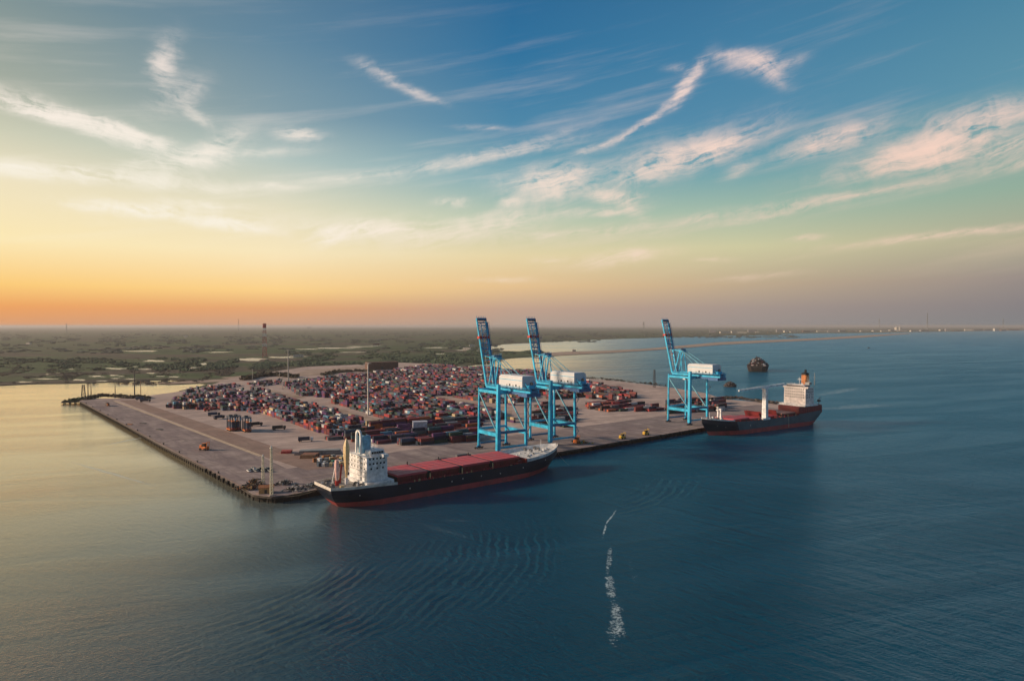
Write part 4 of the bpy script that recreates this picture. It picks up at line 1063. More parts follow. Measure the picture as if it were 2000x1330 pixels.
def ship_far():
    L, B = 170, 28
    s0 = Vector((172+.834*170, 616+.552*170, 0))
    t = thing('bulk_carrier', 'slate grey ship by the far crane with orange funnel and white deck crane', 'ship', (s0.x, s0.y, 0), R(33.5)+math.pi)
    rings, top = make_hull(t, L, B, 12.6, 11.3, 15.6, 4.0, 'hull_slate', 'deck_red', bowmat='hull_navy', split=.80)
    m = MB(); deck_strip(m, rings, 0, 50, -.35, 'deck_red'); m.build('main_deck', t)
    m = MB(); deck_strip(m, rings, 49, 60, -.1, 'deck_grey'); m.build('forecastle_deck', t)
    m = MB(); bulwark(m, rings, 50, 60, 1.3, 'white', .35, .3, dz=.02); m.build('bow_bulwark', t)
    m = MB(); bulwark(m, rings, 0, 16, 1.3, 'hull_slate', .3, 0, dz=.02); m.build('stern_bulwark', t)
    m = MB(); m.cbox((3,-12.2,11.2),(42,12.2,19.2),'deck_red',.6); 
    for k in range(12): m.box((6+k*3,12.2,13),(6.5+k*3,12.35,18),'hatch_red')
    m.rail([(42,-12,19.2),(42,12,19.2)], mat='white', w=.12); m.build('raised_poop', t)
    m = MB(); m.box((14,-14.6,19.22),(36,14.6,20.6),'white'); m.rail([(36,-14.5,20.6),(36,14.5,20.6)], mat='white', w=.12); m.rail([(14,14.5,20.6),(36,14.5,20.6)], mat='white', w=.12); m.build('boat_deck', t)
    ht = house_block(t, 18, 32, 12.2, 20.6, 6, 2.75, 1, 'pink_white', wing=2.0)
    m = MB(); m.cbox((12,-2.5,19.2),(18,3.5,ht+9.5),'funnel_orange',.8); fn = m.build('funnel', t)
    m = MB(); m.cbox((11.9,-2.6,ht+9.52),(18.1,3.6,ht+11.6),'black',.8); m.tube((14,0,ht+11.6),(13.2,0,ht+14.5),1.2,1.0,mat='black'); m.tube((16.2,1.8,ht+11.6),(16,1.8,ht+13.2),.7,mat='black'); m.build('funnel_top', fn)
    m = MB()
    for x,y,h in ((20,7,8),(22,9.5,5),(12,9,12)): m.tube((x,y,ht-1),(x,y,ht+h),.45,.25,mat='grey_steel'); m.beam((x,y-1.5,ht+h*.6),(x,y+1.5,ht+h*.6),.25,.25,'grey_steel')
    m.cbox((19,5.5,ht),(23,10.5,ht+2.5),'grey_steel',.2); m.build('signal_mast', t)
    m = MB(); m.beam((4,9,13),(4,9,25),.5,.5,'grey_steel'); m.beam((4,9,25),(1,9,26.5),.5,.5,'grey_steel'); m.cbox((2.6,7.8,22),(5.4,10.2,24),'dark_steel',.2); m.build('stern_davit', t)
    # deck crane: tall white post on the near side and a long level jib
    m = MB(); m.box((90.5,10.2,10.9),(101.5,14.1,12.6),'white'); m.beam((96,12,12.6),(96,12,40.0),4.6,3.6,'crane_white',4.0,3.2)
    for k in range(13): m.box((94.0,13.72-.012*k,14+k*2),(98.0,13.9-.012*k,14.25+k*2),'grey_steel')
    pc = m.build('deck_crane_post', t)
    m = MB(); zt = 41.3
    m.beam((62,9,zt+1.3),(139,15.5,zt-.6),2.0,1.8,'crane_white',1.2,1.3); m.cbox((92.5,9.5,39.9),(99.5,14,41.9),'crane_white',.3)
    m.beam((62,9,zt+2.5),(96,12,zt+2.2),.3,.3,'crane_white'); m.beam((96,12,zt+2.2),(139,15.5,zt+.5),.3,.3,'crane_white')
    for k in range(24): x = 64+k*3.1; y = 9+(x-62)*.0844; m.beam((x,y,zt+.9-(x-62)*.02),(x+1.5,y+.1,zt+2.0-(x-62)*.02),.2,.2,'crane_white')
    m.build('deck_crane_jib', pc)
    for x,y,h in ((141,-3,9.5),(137.5,-9,8)):
        m = MB(); m.beam((x,y,12),(x,y,12+h),1.8,1.6,'white',1.2,1.1); m.cbox((x-1.4,y-1.3,12+h),(x+1.4,y+1.3,13.2+h),'white',.2); m.build('crane_post', t)
    hatch(t, 118, 140, 11.0, 10.9, 14.2, 'hatch_red'); hatch(t, 100, 117, 11.0, 10.9, 13.2, 'hatch_red')
    hatch(t, 72, 92, 10.0, 10.9, 13.0, 'hatch_red'); hatch(t, 46, 68, 10.6, 10.9, 14.6, 'hatch_tan')
    m = MB()                                            # tilted open hatch panels
    for x in (93.5, 96.5, 70): m.beam((x,-8,11),(x+1.5,-8,17),.5,.5,'deck_red'); m.add([(x,-9.5,12),(x,7,12),(x+2.2,7,17.5),(x+2.2,-9.5,17.5),(x+.3,-9.5,12),(x+.3,7,12),(x+2.5,7,17.5),(x+2.5,-9.5,17.5)], MB.BF, 'deck_red')
    m.build('open_hatch_panel', t)
    m = MB(); rnd = random.Random(4)
    for k in range(60):
        x = rnd.uniform(44,148); y = rnd.choice((12.6,13.0,-13)); m.cbox((x-.4,y-.3,10.95),(x+.4,y+.3,10.95+rnd.uniform(.6,2.2)), rnd.choice(['deck_red','red_paint','hatch_red','dark_steel','cream']),.06)
    m.rail([(44,13.6,11),(90,13.6,11)], mat='hatch_red', w=.1); m.rail([(102,13.6,11),(140,13.4,11.2)], mat='hatch_red', w=.1)
    m.build('deck_fittings', t)
    m = MB(); rnd = random.Random(9)
    for k in range(18):
        x = rnd.uniform(148,164); y = rnd.uniform(-1,1)*max(.5,(168-x)*.4); s_ = rnd.uniform(.3,.7); MB().cbox((x-s_,y-s_,14.2),(x+s_,y+s_,14.4+s_*2.5), rnd.choice(['white','grey_steel','dark_steel']),.06).build('bollard', t)
    m = MB(); m.tube((160,0,14.3),(160,0,21),.3,.15,mat='white'); m.build('foremast', t)
    m = MB(); hf = hull_fn(L,B,12.6,11.3,15.6,3.6)[1]
    m.beam((62,14.15,11.2),(62,14.15,1.2),.45,.2,'galv')
    for x,z in ((150,7.5),(158,9),(120,7)): hh = hf(x,z); m.box((x-.5,hh-.3,z),(x+.5,hh+.06,z+.9),'white_warm')
    m.build('pilot_ladder', t)
    lines(t, [((166,3,16),(172,-22,4.2)), ((165,-3,16),(160,-26,4.2)), ((3,-8,12.8),(-8,-26,2))])
mk('funnel_orange', (.70,.26,.09), .5, dirt=(.4,.15,.06))
mk('crane_white', (.78,.80,.82), .5, dirt=(.3,.33,.36), scale=.4)
ship_far()

# ------------------------------------------------------------------ rocky islets
def islet(name, label, c, rx, ry, h, seed):
    rnd = random.Random(seed); m = MB()
    t = thing(name, label, 'islet', (c.x, c.y, 0))
    n = 14; vs = [(0,0,h*.7)]
    for lv, zz in ((.45,.55),(.85,.28),(1.0,.0),(1.02,-.2)):
        for k in range(n): a = 2*math.pi*k/n; r = lv*rnd.uniform(.85,1.12); vs.append((rx*r*math.cos(a), ry*r*math.sin(a), h*zz*rnd.uniform(.8,1.2)))
    fs = [(0,1+k,1+(k+1)%n) for k in range(n)]
    for j in range(3): fs += [(1+j*n+k, 1+(j+1)*n+k, 1+(j+1)*n+(k+1)%n, 1+j*n+(k+1)%n) for k in range(n)]
    m.add(vs, fs, 'rock_dark')
    for k in range(230):
        a = rnd.uniform(0, 2*math.pi); r = math.sqrt(rnd.random())*.95; x, y = rx*r*math.cos(a), ry*r*math.sin(a)
        z = h*.75*(1-r**1.8)+rnd.uniform(0,1); s_ = rnd.uniform(.02,.075)*rx*1.6
        q = [Vector((x+rnd.uniform(-1,1)*s_, y+rnd.uniform(-1,1)*s_, z+rnd.uniform(-.4,1.7)*s_)) for _ in range(6)]
        m.add(q, [(0,1,2),(2,3,4),(4,5,0),(0,2,4),(1,3,5),(5,3,0)], rnd.choice(['rock','rock','rock_dark','rock_pale']))
    m.build('rock', t)
mk('rock_dark', (.035,.026,.026), .9, var=.6, scale=.3); mk('rock_pale', (.36,.30,.30), .85, var=.4, scale=.4)
islet('rock_islet', 'small craggy rock in the water by the blue end of the far crane', W(1426,755,0), 11, 9, 9, 6)
def anchored_ship():
    c = W(1481,724,0); rnd = random.Random(12)
    t = thing('anchored_ship', 'dark heavily laden ship seen end-on, alone in open water', 'ship', (c.x, c.y, 0), math.atan2(c.y, c.x)-R(4))
    m = MB(); hw = 20.5; L = 110
    out_ = [(-50,-hw*.55),(-46,-hw*.9),(-35,-hw),(20,-hw),(44,-hw*.7),(58,-3),(58,3),(44,hw*.7),(20,hw),(-35,hw),(-46,hw*.9),(-50,hw*.55)]
    n = len(out_); rows = [(-1.5,.86),(3,.93),(9,1.0),(13,1.03)]
    vs = [(x*k, y*k, z) for z, k in rows for x, y in out_]
    m.add(vs, [tuple(range(3*n,4*n))]+[(j*n+i, j*n+(i+1)%n, (j+1)*n+(i+1)%n, (j+1)*n+i) for j in range(3) for i in range(n)], 'rock_dark'); m.build('hull', t)
    m = MB()
    for ix in range(7):
        for iy in range(15):
            y = (iy-7)*2.7; top_ = 13 + 21*max(0, 1-(abs(iy-7.6)/7.6)**1.7) * rnd.uniform(.55,1.08)*(1-.05*ix)
            z = 13.05
            while z + 2.6 < top_:
                x = -36+ix*12.8+rnd.uniform(-.3,.3); m.box((x-6,y-1.25,z),(x+6,y+1.25,z+2.55), rnd.choice(['rock_pale','rock_dark','rock_pale','box_maroon','box_grey','box_black','box_brown','box_white','rock_dark'])); z += 2.62
    m.build('deck_cargo', t)
    m = MB()
    for x,y,h in ((-44,2,37),(-44,-8,27),(-40,10,30)): m.beam((x,y,13),(x,y,h),1.0,1.0,'rock_dark',.4,.4); m.beam((x,y,h-4),(x+3,y-5,18),.4,.4,'rock')
    m.build('masts', t)
anchored_ship()

# ------------------------------------------------------------------ left pier end
def dolphin():
    c = W(142, 787, 0); rnd = random.Random(3)
    t = thing('mooring_dolphin', 'dark overgrown mooring platform at the far tip of the left pier', 'platform', (c.x,c.y,0), R(25))
    m = MB(); m.cbox((-12,-7,1.2),(12,7,2.6),'quay_edge',.6)
    for x in (-9,-3,3,9):
        for y in (-5,5): m.tube((x,y,-1),(x,y,1.3),.6,mat='quay_wall')
    m.build('deck', t)
    m = MB()
    for k in range(120):
        x,y = rnd.uniform(-11,11), rnd.uniform(-6,6); s_ = rnd.uniform(.6,2.4)*(1+.05*x)
        q = [Vector((x+rnd.uniform(-1,1)*s_, y+rnd.uniform(-1,1)*s_, 2.5+rnd.uniform(0,2)*s_)) for _ in range(6)]
        m.add(q, [(0,1,2),(2,3,4),(4,5,0),(0,2,4),(1,3,5)], 'foliage')
    m.build('bushes', t)
dolphin()
def light_mast(px, py, ytop, name, label, cat, mat='dark_steel', w=.8, arms=3, group=None):
    c = W(px, py, QZ if py > 705 else 1.0); d = c.y
    zt = CAM_H - (ytop-HORIZON)*d/FPX; h = zt - c.z
    t = thing(name, label, cat, (c.x,c.y,c.z), group=group)
    m = MB(); m.tube((0,0,0),(0,0,h),w*.5,w*.3,n=8,mat=mat); m.cbox((-w,-w,0),(w,w,.5),'concrete',.1); m.build('pole', t)
    m = MB()
    for k in range(arms): a = math.pi*k/arms; m.beam((-1.6*math.cos(a)*w,-1.6*math.sin(a)*w,h-.4),(1.6*math.cos(a)*w,1.6*math.sin(a)*w,h-.4),.25*w,.25*w,mat)
    for k in range(arms*2): a = math.pi*k/arms; m.cbox((1.6*w*math.cos(a)-.35,1.6*w*math.sin(a)-.35,h-.9),(1.6*w*math.cos(a)+.35,1.6*w*math.sin(a)+.35,h-.45),'grey_steel',.05)
    m.build('floodlights', t); return t
def lattice(name, label, cat, px, py, ytop, wb, wt_, mats, bands, group=None, zbase=1.0, r=.14, sub=None):
    c = W(px, py, zbase); zt = CAM_H - (ytop-HORIZON)*c.y/FPX; h = zt-zbase
    t = thing(name, label, cat, (c.x,c.y,c.z), R(20), group)
    nb = len(bands)
    for b in range(nb):
        m = MB(); z0, z1 = h*b/nb, h*(b+1)/nb; mat = mats[bands[b]]
        W_ = lambda z: (wb + (wt_-wb)*z/h)/2
        k = max(1, int((z1-z0)/(W_(z0)*2))) ; 
        for j in range(k):
            a, e = z0+(z1-z0)*j/k, z0+(z1-z0)*(j+1)/k; wa, we = W_(a), W_(e); cs = [(-1,-1),(1,-1),(1,1),(-1,1)]
            for i in range(4):
                (x0,y0),(x1,y1) = cs[i], cs[(i+1)%4]
                m.beam((x0*wa,y0*wa,a),(x0*we,y0*we,e),r*2.2,r*2.2,mat)
                m.beam((x0*wa,y0*wa,a),(x1*we,y1*we,e),r*1.4,r*1.4,mat); m.beam((x1*wa,y1*wa,a),(x0*we,y0*we,e),r*1.4,r*1.4,mat)
                m.beam((x0*we,y0*we,e),(x1*we,y1*we,e),r*1.4,r*1.4,mat)
        m.build('mast_section', t)
    if sub: sub(t, h)
    return t
GM = 'lighting masts along the left pier'
lattice('beacon_tower', 'stubby dark beacon frame standing first at the left pier end', 'tower', 163, 776, 752, 4.5, 2.5, ['dark_steel'], [0,0], zbase=QZ, r=.16)
light_mast(172, 776, 749, 'light_mast', 'thin dark pole right of the beacon frame, first of a close pair', 'mast', w=1.3, group=GM)
light_mast(178, 777, 749, 'light_mast', 'thin dark pole of the close pair, the one further right', 'mast', w=1.3, group=GM)
light_mast(225, 777, 744, 'light_mast', 'lone grey pole in front of the bright inlet, pier left end', 'mast', w=1.2, group=GM)
light_mast(263, 777, 722, 'light_mast', 'tallest dark pole at the back corner of the left pier', 'mast', w=1.7, group=GM)
light_mast(275, 776, 743, 'light_mast', 'thin pole just right of the tallest pier pole', 'mast', w=1.1, mat='timber', group=GM)
light_mast(563, 745, 683, 'light_mast', 'tall pale floodlight mast behind the left container rows', 'mast', mat='galv', w=2.2)
light_mast(719, 811, 709, 'light_mast', 'tall pale floodlight mast in the middle of the containers', 'mast', mat='white_warm', w=2.2)
for x, y0, y1, l in ((493,742,720,'left'),(546,743,726,'middle'),(552,760,735,'right')):
    light_mast(x, y0, y1, 'lamp_post', f'short pale pole among the back left containers, the {l} one', 'mast', mat='galv', w=1.1, group='short poles in the back yard')
def red_top(t, h):
    m = MB(); m.cbox((-5.2,-5.2,h-14),(5.2,5.2,h-1),'red_dull',.8); m.rail([(-5,-5,h-1),(5,-5,h-1),(5,5,h-1)], mat='red_dull', w=.4); m.build('top_housing', t)
mk('red_dull', (.48,.05,.05), .6); mk('pink_dull', (.66,.18,.15), .6)
lattice('chimney_tower', 'tall red and white banded tower standing on the green plain', 'tower', 517, 697, 632, 13, 7.5, ['pink_dull','red_dull','white'], [0,0,0,2,0,1,2,1,2,1], r=.62, sub=red_top)
lattice('radio_mast', 'slim dark lattice mast on the right yard edge, left of far crane', 'mast', 1278, 757, 722, 3.2, 2.0, ['dark_steel'], [0,0,0,0], zbase=QZ, r=.10)
lattice('radio_mast', 'tall faint mast on the horizon left of the red and white tower', 'mast', 466, 647, 623, 14, 4, ['grey_steel'], [0,0], r=.55)
lattice('radio_mast', 'faint short mast on the horizon at the far left', 'mast', 130, 650, 632, 12, 4, ['grey_steel'], [0,0], r=.5)
lattice('radio_mast', 'faint mast on the horizon right of the three cranes', 'mast', 1257, 646, 629, 24, 18, ['grey_steel'], [0], r=.8)
lattice('radio_mast', 'tallest faint mast above the far right industrial shore', 'mast', 1811, 645, 611, 16, 5, ['grey_steel'], [0,0,0], r=.7)
lattice('radio_mast', 'faint mast on the far right shore near the frame edge', 'mast', 1959, 645, 622, 14, 5, ['grey_steel'], [0,0], r=.6)
lattice('radio_mast', 'faint mast on the far right shore, left of the white tank', 'mast', 1717, 646, 622, 12, 5, ['grey_steel'], [0,0], r=.5)
# white pylons at the near corner of the pier
def corner_pylon(px, py, ytop, label):
    c = W(px, py, QZ); h = CAM_H-(ytop-HORIZON)*c.y/FPX - QZ
    t = thing('navigation_pylon', label, 'pylon', (c.x,c.y,QZ+.01), R(30), 'pale pylons on the near quay corner')
    m = MB(); 
    for sx in (-1,1):
        for sy in (-1,1): m.beam((sx*.75,sy*.75,0),(sx*.35,sy*.35,h),.28,.28,'pylon_white')
    n = int(h/1.5)
    for k in range(n):
        z = h*k/n; z2 = h*(k+1)/n; w = .75-.4*k/n; 
        for (x0,y0),(x1,y1) in (((-w,-w),(w,-w)),((w,-w),(w,w)),((w,w),(-w,w)),((-w,w),(-w,-w))): m.beam((x0,y0,z),(x1,y1,z2),.16,.16,'pylon_white'); m.beam((x1,y1,z),(x0,y0,z2),.16,.16,'pylon_white')
    m.build('lattice_frame', t)
    m = MB(); m.cbox((-.8,-.8,h),(.8,.8,h+.3),'pylon_white',.1); m.tube((0,0,h+.3),(0,0,h+1.4),.35,mat='white'); m.build('lamp_head', t)
    MB().cbox((-1.4,-1.4,-.0),(1.4,1.4,.5),'concrete',.15).build('footing', t)
mk('pylon_white', (.70,.66,.50), .5, dirt=(.35,.33,.20))
corner_pylon(514, 946, 893, 'pale lattice pylon on the quay corner, left and shorter')
corner_pylon(530.5, 968, 876, 'pale lattice pylon on the quay corner, right and taller')

# ------------------------------------------------------------------ buildings
def warehouse():
    a, b = W(720,723,QZ), W(778,721,QZ); d = b-a; L = d.length; rz = math.atan2(d.y,d.x)
    t = thing('warehouse', 'long brown windowless warehouse behind the container yard', 'warehouse', tuple(a), rz)
    m = MB(); m.box((0,0,0),(L,24,16.5),'brown_wall')
    for k in range(int(L/3)): m.box((k*3+.3,-.25,0),(k*3+.7,0-.002,16),'brown_wall')
    m.build('wall', t)
    m = MB(); m.add([(-.5,-.6,16.5),(L+.5,-.6,16.5),(L+.5,24.6,16.5),(-.5,24.6,16.5),(-.5,12,17.4),(L+.5,12,17.4)], [(0,1,5,4),(2,3,4,5),(0,4,3),(1,2,5),(0,3,2,1)], 'brown_wall'); m.build('roof', t)
    m = MB(); m.box((L*.4,-.45,0),(L*.4+6,-.26,7),'dark_steel'); m.build('door', t)
warehouse()
def shed():
    c = W(820,846,QZ); t = thing('storage_shed', 'white box shed standing over the front container rows', 'shed', (c.x,c.y,QZ), R(12))
    m = MB(); m.box((-6.2,-4,0),(6.2,4,10.4),'shed_white')
    for k in range(12): m.box((-6.0+k*1.05,-4.1,0),(-5.75+k*1.05,-4.002,10.3),'shed_white')
    m.build('wall', t)
    MB().box((-6.5,-4.3,10.42),(6.5,4.3,10.8),'shed_white').build('roof', t)
    MB().box((-1.8,-4.28,0),(1.8,-4.11,4.6),'grey_steel').build('door', t)
mk('shed_white', (.46,.47,.56), .5, dirt=(.3,.3,.36), scale=.5)
shed()
def house(px, py, w, d, h, wall, label, cat='building', name='building', roof='grey_wall', grp=None):
    c = W(px, py, 1.0); t = thing(name, label, cat, tuple(c), rnd_b.uniform(-.3,.3), grp)
    m = MB(); m.box((-w/2,-d/2,0),(w/2,d/2,h),wall); b = m.build('wall', t)
    m = MB(); m.box((-w/2-.4,-d/2-.4,h),(w/2+.4,d/2+.4,h+.6),roof); m.box((-w*.2,-d*.2,h+.6),(w*.1,d*.2,h+2.2),roof); m.build('roof', t)
    m = MB(); windows(m,-w/2+1,w/2-1,-d/2,h*.35,max(3,int(w/7)),2.2,h*.3,'x',t=-.12); m.build('windows', b)
rnd_b = random.Random(21)
places = [(912,684,30,14,10,'pale_wall','white low building beside the marsh road, left of first crane boom'),(922,678,26,14,12,'pale_wall','tall pale building seen beside the first crane boom'),(735,674,34,16,9,'brown_wall','small reddish building on the plain above the brown warehouse'),
          (363,659,24,14,14,'pale_wall','tiny white house alone on the far left plain'),(56,672,22,12,7,'pale_wall','small white house near the left edge of the plain'),(583,697,30,12,6,'pale_wall','low white building right of the red and white tower'),
          (604,641.5,160,60,50,'grey_wall','faint long building on the horizon above the left yard'),(1057,664,16,9,26,'grey_wall','tiny dark building on the lagoon spit between the two left cranes'),
          (1121,687,14,9,7,'pale_wall','small hut on the sand spit right of the second crane')]
for p in places: house(*p)
NW = ['no','one','two','three','four','five','six','seven','eight','nine','ten','eleven','twelve','thirteen','fourteen','fifteen','sixteen','seventeen','eighteen','nineteen','twenty','twenty one']
sidew = ['hazy','pale','low','long','dark','white','small','squat']
for k in range(34):
    px = 1395 + k*17.6 + rnd_b.uniform(-6,6); py = 650.5 - (px-1400)*.0075 + rnd_b.uniform(-1.0,.3)
    sc = W(px,py,1).y/4000
    wl = rnd_b.choice(['pale_wall','grey_wall','grey_wall','pale_wall','brown_wall']); nm = {'pale_wall':'pale','grey_wall':'grey','brown_wall':'brown'}[wl]
    hh = rnd_b.choice([4,6,8,8,14])*sc; near = 'left of' if px < 1717 else 'right of'
    place = f"{NW[20-k]} places left of" if k <= 20 else f"{NW[min(19, k-21)]} places right of"
    house(px, py, rnd_b.uniform(16,60)*sc, 16*sc, hh, wl, f"hazy {nm} building, {place} the white tanks on the far right shore", grp='buildings on the far right shore')
def tank(px, py, label):
    c = W(px,py,1); s_ = c.y/4000; t = thing('storage_tank', label, 'tank', tuple(c))
    m = MB(); m.tube((0,0,0),(0,0,20*s_),11*s_,n=20,mat='pale_wall'); m.build('shell', t)
    m = MB(); m.tube((0,0,20*s_),(0,0,24*s_),11*s_,2*s_,n=20,mat='pale_wall'); m.build('roof', t)
tank(1751,646.3,'white storage tank, left of a pair on the far right shore'); tank(1757,646.2,'white storage tank, right of a pair on the far right shore')

# ------------------------------------------------------------------ yard machines and vehicles
def straddle(px, py, label, rz):
    c = W(px,py,QZ); t = thing('straddle_carrier', label, 'straddle carrier', (c.x,c.y,QZ+.06), rz, 'straddle carriers on the open yard')
    for sx in (-1,1):
        for sy in (-1,1): MB().beam((sx*2.4,sy*4.2,1.6),(sx*2.4,sy*4.2,12.4),.7,.8,'blue_dark').build('leg', t)
        m = MB(); m.box((sx*2.4-.5,-5,1.2),(sx*2.4+.5,5,2.1),'orange_paint')
        ch = m.build('side_frame', t)
        for y in (-3.9,-1.3,1.3,3.9): MB().wheel((sx*2.4,y,.75),.75,.6,(1,0,0)).build('wheel', ch)
    m = MB(); m.box((-2.9,-5,12.4),(2.9,5,13.2),'blue_dark'); m.rail([(-2.8,-4.9,13.2),(2.8,-4.9,13.2),(2.8,4.9,13.2)], mat='blue_dark', w=.1); m.cbox((-1.5,1,13.2),(1.5,4,14.4),'dark_steel',.2); m.build('top_frame', t)
    m = MB(); m.cbox((1.2,-5.9,9.6),(3.0,-4.4,11.8),'pale_blue',.15); m.build('cab', t)
    m = MB(); m.box((-1.22,-6.05,3.4),(1.22,6.05,6.0),'box_dark blue'); m.box((-1.22,-6.05,6.06),(1.22,6.05,8.6),'box_navy blue'); m.box((-1.22,-6.05,.8),(1.22,6.05,3.35),'box_rust red'); m.box((-1.1,-5.9,8.7),(1.1,5.9,9.2),'orange_paint')
    for x in (-.8,.8): m.beam((x,0,9.2),(x,0,12.4),.15,.15,'dark_steel')
    m.build('spreader', t)
mk('blue_dark', (.025,.05,.09), .5, dirt=(.05,.05,.05))
straddle(452, 841, 'dark blue straddle carrier on orange wheels, leftmost of three', R(40)); straddle(462, 840, 'dark blue straddle carrier, middle of three on the open yard', R(38)); straddle(482, 843, 'dark blue straddle carrier, rightmost of three on the open yard', R(36))
def truck(px, py, rz, cabc, loadc, label, grp='trucks parked in the yard', L=12, name='container_truck', sc=1.0):
    c = W(px,py,QZ); t = thing(name, label, 'truck', (c.x,c.y,QZ+.06), rz, grp); t.scale = (sc,)*3
    MB().cbox((L/2-2.2,-1.2,.9),(L/2,1.2,3.3),cabc,.25).build('cab', t)
    m = MB(); m.box((L/2-.02,-1.05,2.1),(L/2+.05,1.05,3.0),'glass'); m.build('windscreen', t)
    MB().box((-L/2,-1.1,1.0),(L/2-2.4,1.1,1.3),'dark_steel').build('chassis', t)
    if loadc: MB().box((-L/2,-1.22,1.32),(L/2-2.8,1.22,3.9),'box_'+loadc).build('load', t)
    for x in (-L/2+1,-L/2+2.3,L/2-1.3):
        for y in (-1.05,1.05): MB().wheel((x,y,.5),.5,.4).build('wheel', t)
tr = [(597,862,20,'white','navy blue','dark truck standing alone on the sandy yard','one truck alone'),(545,839,30,'dark_steel','black','black truck right of the straddle carriers','a'),(418,812,30,'dark_steel','dark blue','blue truck in front of the purple containers','a'),
      (428,818,60,'dark_steel','navy blue','dark blue truck just left of the straddle carriers','a'),(500,832,35,'dark_steel','black','low black truck between the straddle carriers and the stacks','a'),(335,796,20,'dark_steel','navy blue','dark truck at the left end of the container rows','a'),
      (275,781,20,'dark_steel','dark blue','small blue truck beside the pier masts','a'),(284,785,20,'dark_steel','navy blue','small dark truck in the pier back corner, right of the blue one','a'),
      (210,793,-50,'orange_paint','brown','brown truck near the far end of the left pier','a'),(865,906,38,'dark_steel','black','small dark truck on the quay behind the near ship','a'),(905,897,38,'dark_steel','grey','grey truck on the quay behind the near ship hatches','a'),(690,933,38,'white','grey','pale truck on the quay by the near ship stern','a')]
for (x,y,r_,cc,lc,lb,_) in tr: truck(x,y,R(r_),cc,lc,lb,'trucks on the quay and yard')
def car(px, py, rz, mat, label, grp):
    c = W(px,py,QZ); t = thing('parked_car', label, 'car', (c.x,c.y,QZ+.06), rz, grp)
    m = MB(); m.cbox((-2.2,-.9,.35),(2.2,.9,1.0),mat,.2); m.build('body', t)
    MB().cbox((-1.2,-.8,1.0),(1.0,.8,1.55),'glass',.25).build('cabin', t)
    for x in (-1.4,1.4):
        for y in (-.85,.85): MB().wheel((x,y,.34),.34,.2).build('wheel', t)
rc = random.Random(33); rows = [('black','dark_steel'),('white','white'),('grey','grey_steel'),('dark blue','blue_dark')]
ordn = ['first','second','third','fourth','fifth','sixth','seventh','eighth','ninth','tenth']
for k in range(10):
    nm, mt = rows[rc.randrange(4)]; car(486+k*4.6, 921-(k%3)*2.2, R(rc.uniform(110,140)), mt, f'{nm} car, {ordn[k]} from the left, parked behind the corner pylons', 'cars parked behind the corner pylons')
def tug(px, py, rz, label, mat, cat='forklift', name='forklift', s_=1.0):
    c = W(px,py,QZ); t = thing(name, label, cat, (c.x,c.y,QZ+.06), rz); t.scale = (s_,)*3
    m = MB(); m.cbox((-2.6,-1.2,.6),(1.6,1.2,1.8),mat,.25); m.cbox((-2.5,-1.1,1.8),(-1.0,1.1,2.5),mat,.2); m.build('body', t)
    m = MB(); m.cbox((-.9,-.9,1.8),(.7,.9,3.3),'glass',.15); m.box((-1.0,-1.0,3.3),(.8,1.0,3.45),mat); m.build('cab', t)
    m = MB(); m.beam((1.8,-.7,.5),(2.1,-.7,4.2),.22,.22,mat); m.beam((1.8,.7,.5),(2.1,.7,4.2),.22,.22,mat); m.beam((1.9,-.7,3.9),(1.9,.7,3.9),.2,.2,mat); m.build('lift_mast', t)
    m = MB(); m.box((2.1,-.6,.45),(3.8,-.35,.6),'dark_steel'); m.box((2.1,.35,.45),(3.8,.6,.6),'dark_steel'); m.build('fork', t)
    for x in (-1.7,1.0):
        for y in (-1.1,1.1): MB().wheel((x,y,.6),.6,.5).build('wheel', t)
tug(400, 879, R(-20), 'orange forklift alone on the left pier deck', 'orange_paint', s_=1.6)
tug(405, 803, R(30), 'small red forklift left of the blue truck', 'red_paint', s_=1.4)
tug(1216, 857, R(40), 'yellow forklift at the quay edge, nearer of two', 'yellow_paint', s_=1.3)
tug(1262, 849.5, R(35), 'yellow forklift at the quay edge, further of two', 'yellow_paint', s_=1.3)
tug(1127, 866, R(60), 'orange and yellow forklift under the second crane', 'orange_paint', s_=1.5)
# dark pieces lying on the pier deck
for i,(x,y,l) in enumerate(((280,827,'dark steel plate lying on the middle of the left pier'),(312,839,'pair of dark steel beams lying on the left pier'),(254,829,'rusty scrap bundle near the pier edge'))):
    c = W(x,y,QZ); t = thing('steel_bundle', l, 'steel bundle', (c.x,c.y,QZ+.04), R(-30))
    m = MB()
    for k in range(5): m.beam((-4+k*.4,-1.2+k*.6,.25),(4-k*.3,-1.0+k*.6,.25),.5,.5,'rust' if i == 2 else 'black')
    m.build('beams', t)
# stored goods beside the near ship's stern: pipes, timber and drums
def pile(px, py, rz, kind, label, sc=1.0):
    c = W(px,py,QZ); t = thing(kind+'_stack', label, 'stack', (c.x,c.y,QZ+.05), rz); m = MB(); rnd = random.Random(int(px))
    if kind == 'pipe':
        for r_ in range(4):
            for k in range(9-r_): m.tube((-9,(k-4+r_*.5)*1.0,.5+r_*.86),(9,(k-4+r_*.5)*1.0,.5+r_*.86),.48,n=8,mat='pipe_grey')
        m.build('pipes', t)
    elif kind == 'timber':
        for k in range(8):
            for z in range(3): m.box((-6+rnd.uniform(-.5,.5),-6+k*1.5,z*1.0+.02),(6+rnd.uniform(-.5,.5),-6+k*1.5+1.3,z*1.0+.95),'timber' if rnd.random()<.6 else 'red_dull')
        m.build('timber_packs', t)
    elif kind == 'slab':
        for z in range(5): m.box((-16+z*.4,-3.2+rnd.uniform(-.2,.2),z*.7+.02),(16-z*.4,3.2,z*.7+.66),'pipe_grey' if z%2 else 'grey_steel')
        m.build('slabs', t)
    t.scale = (sc,)*3
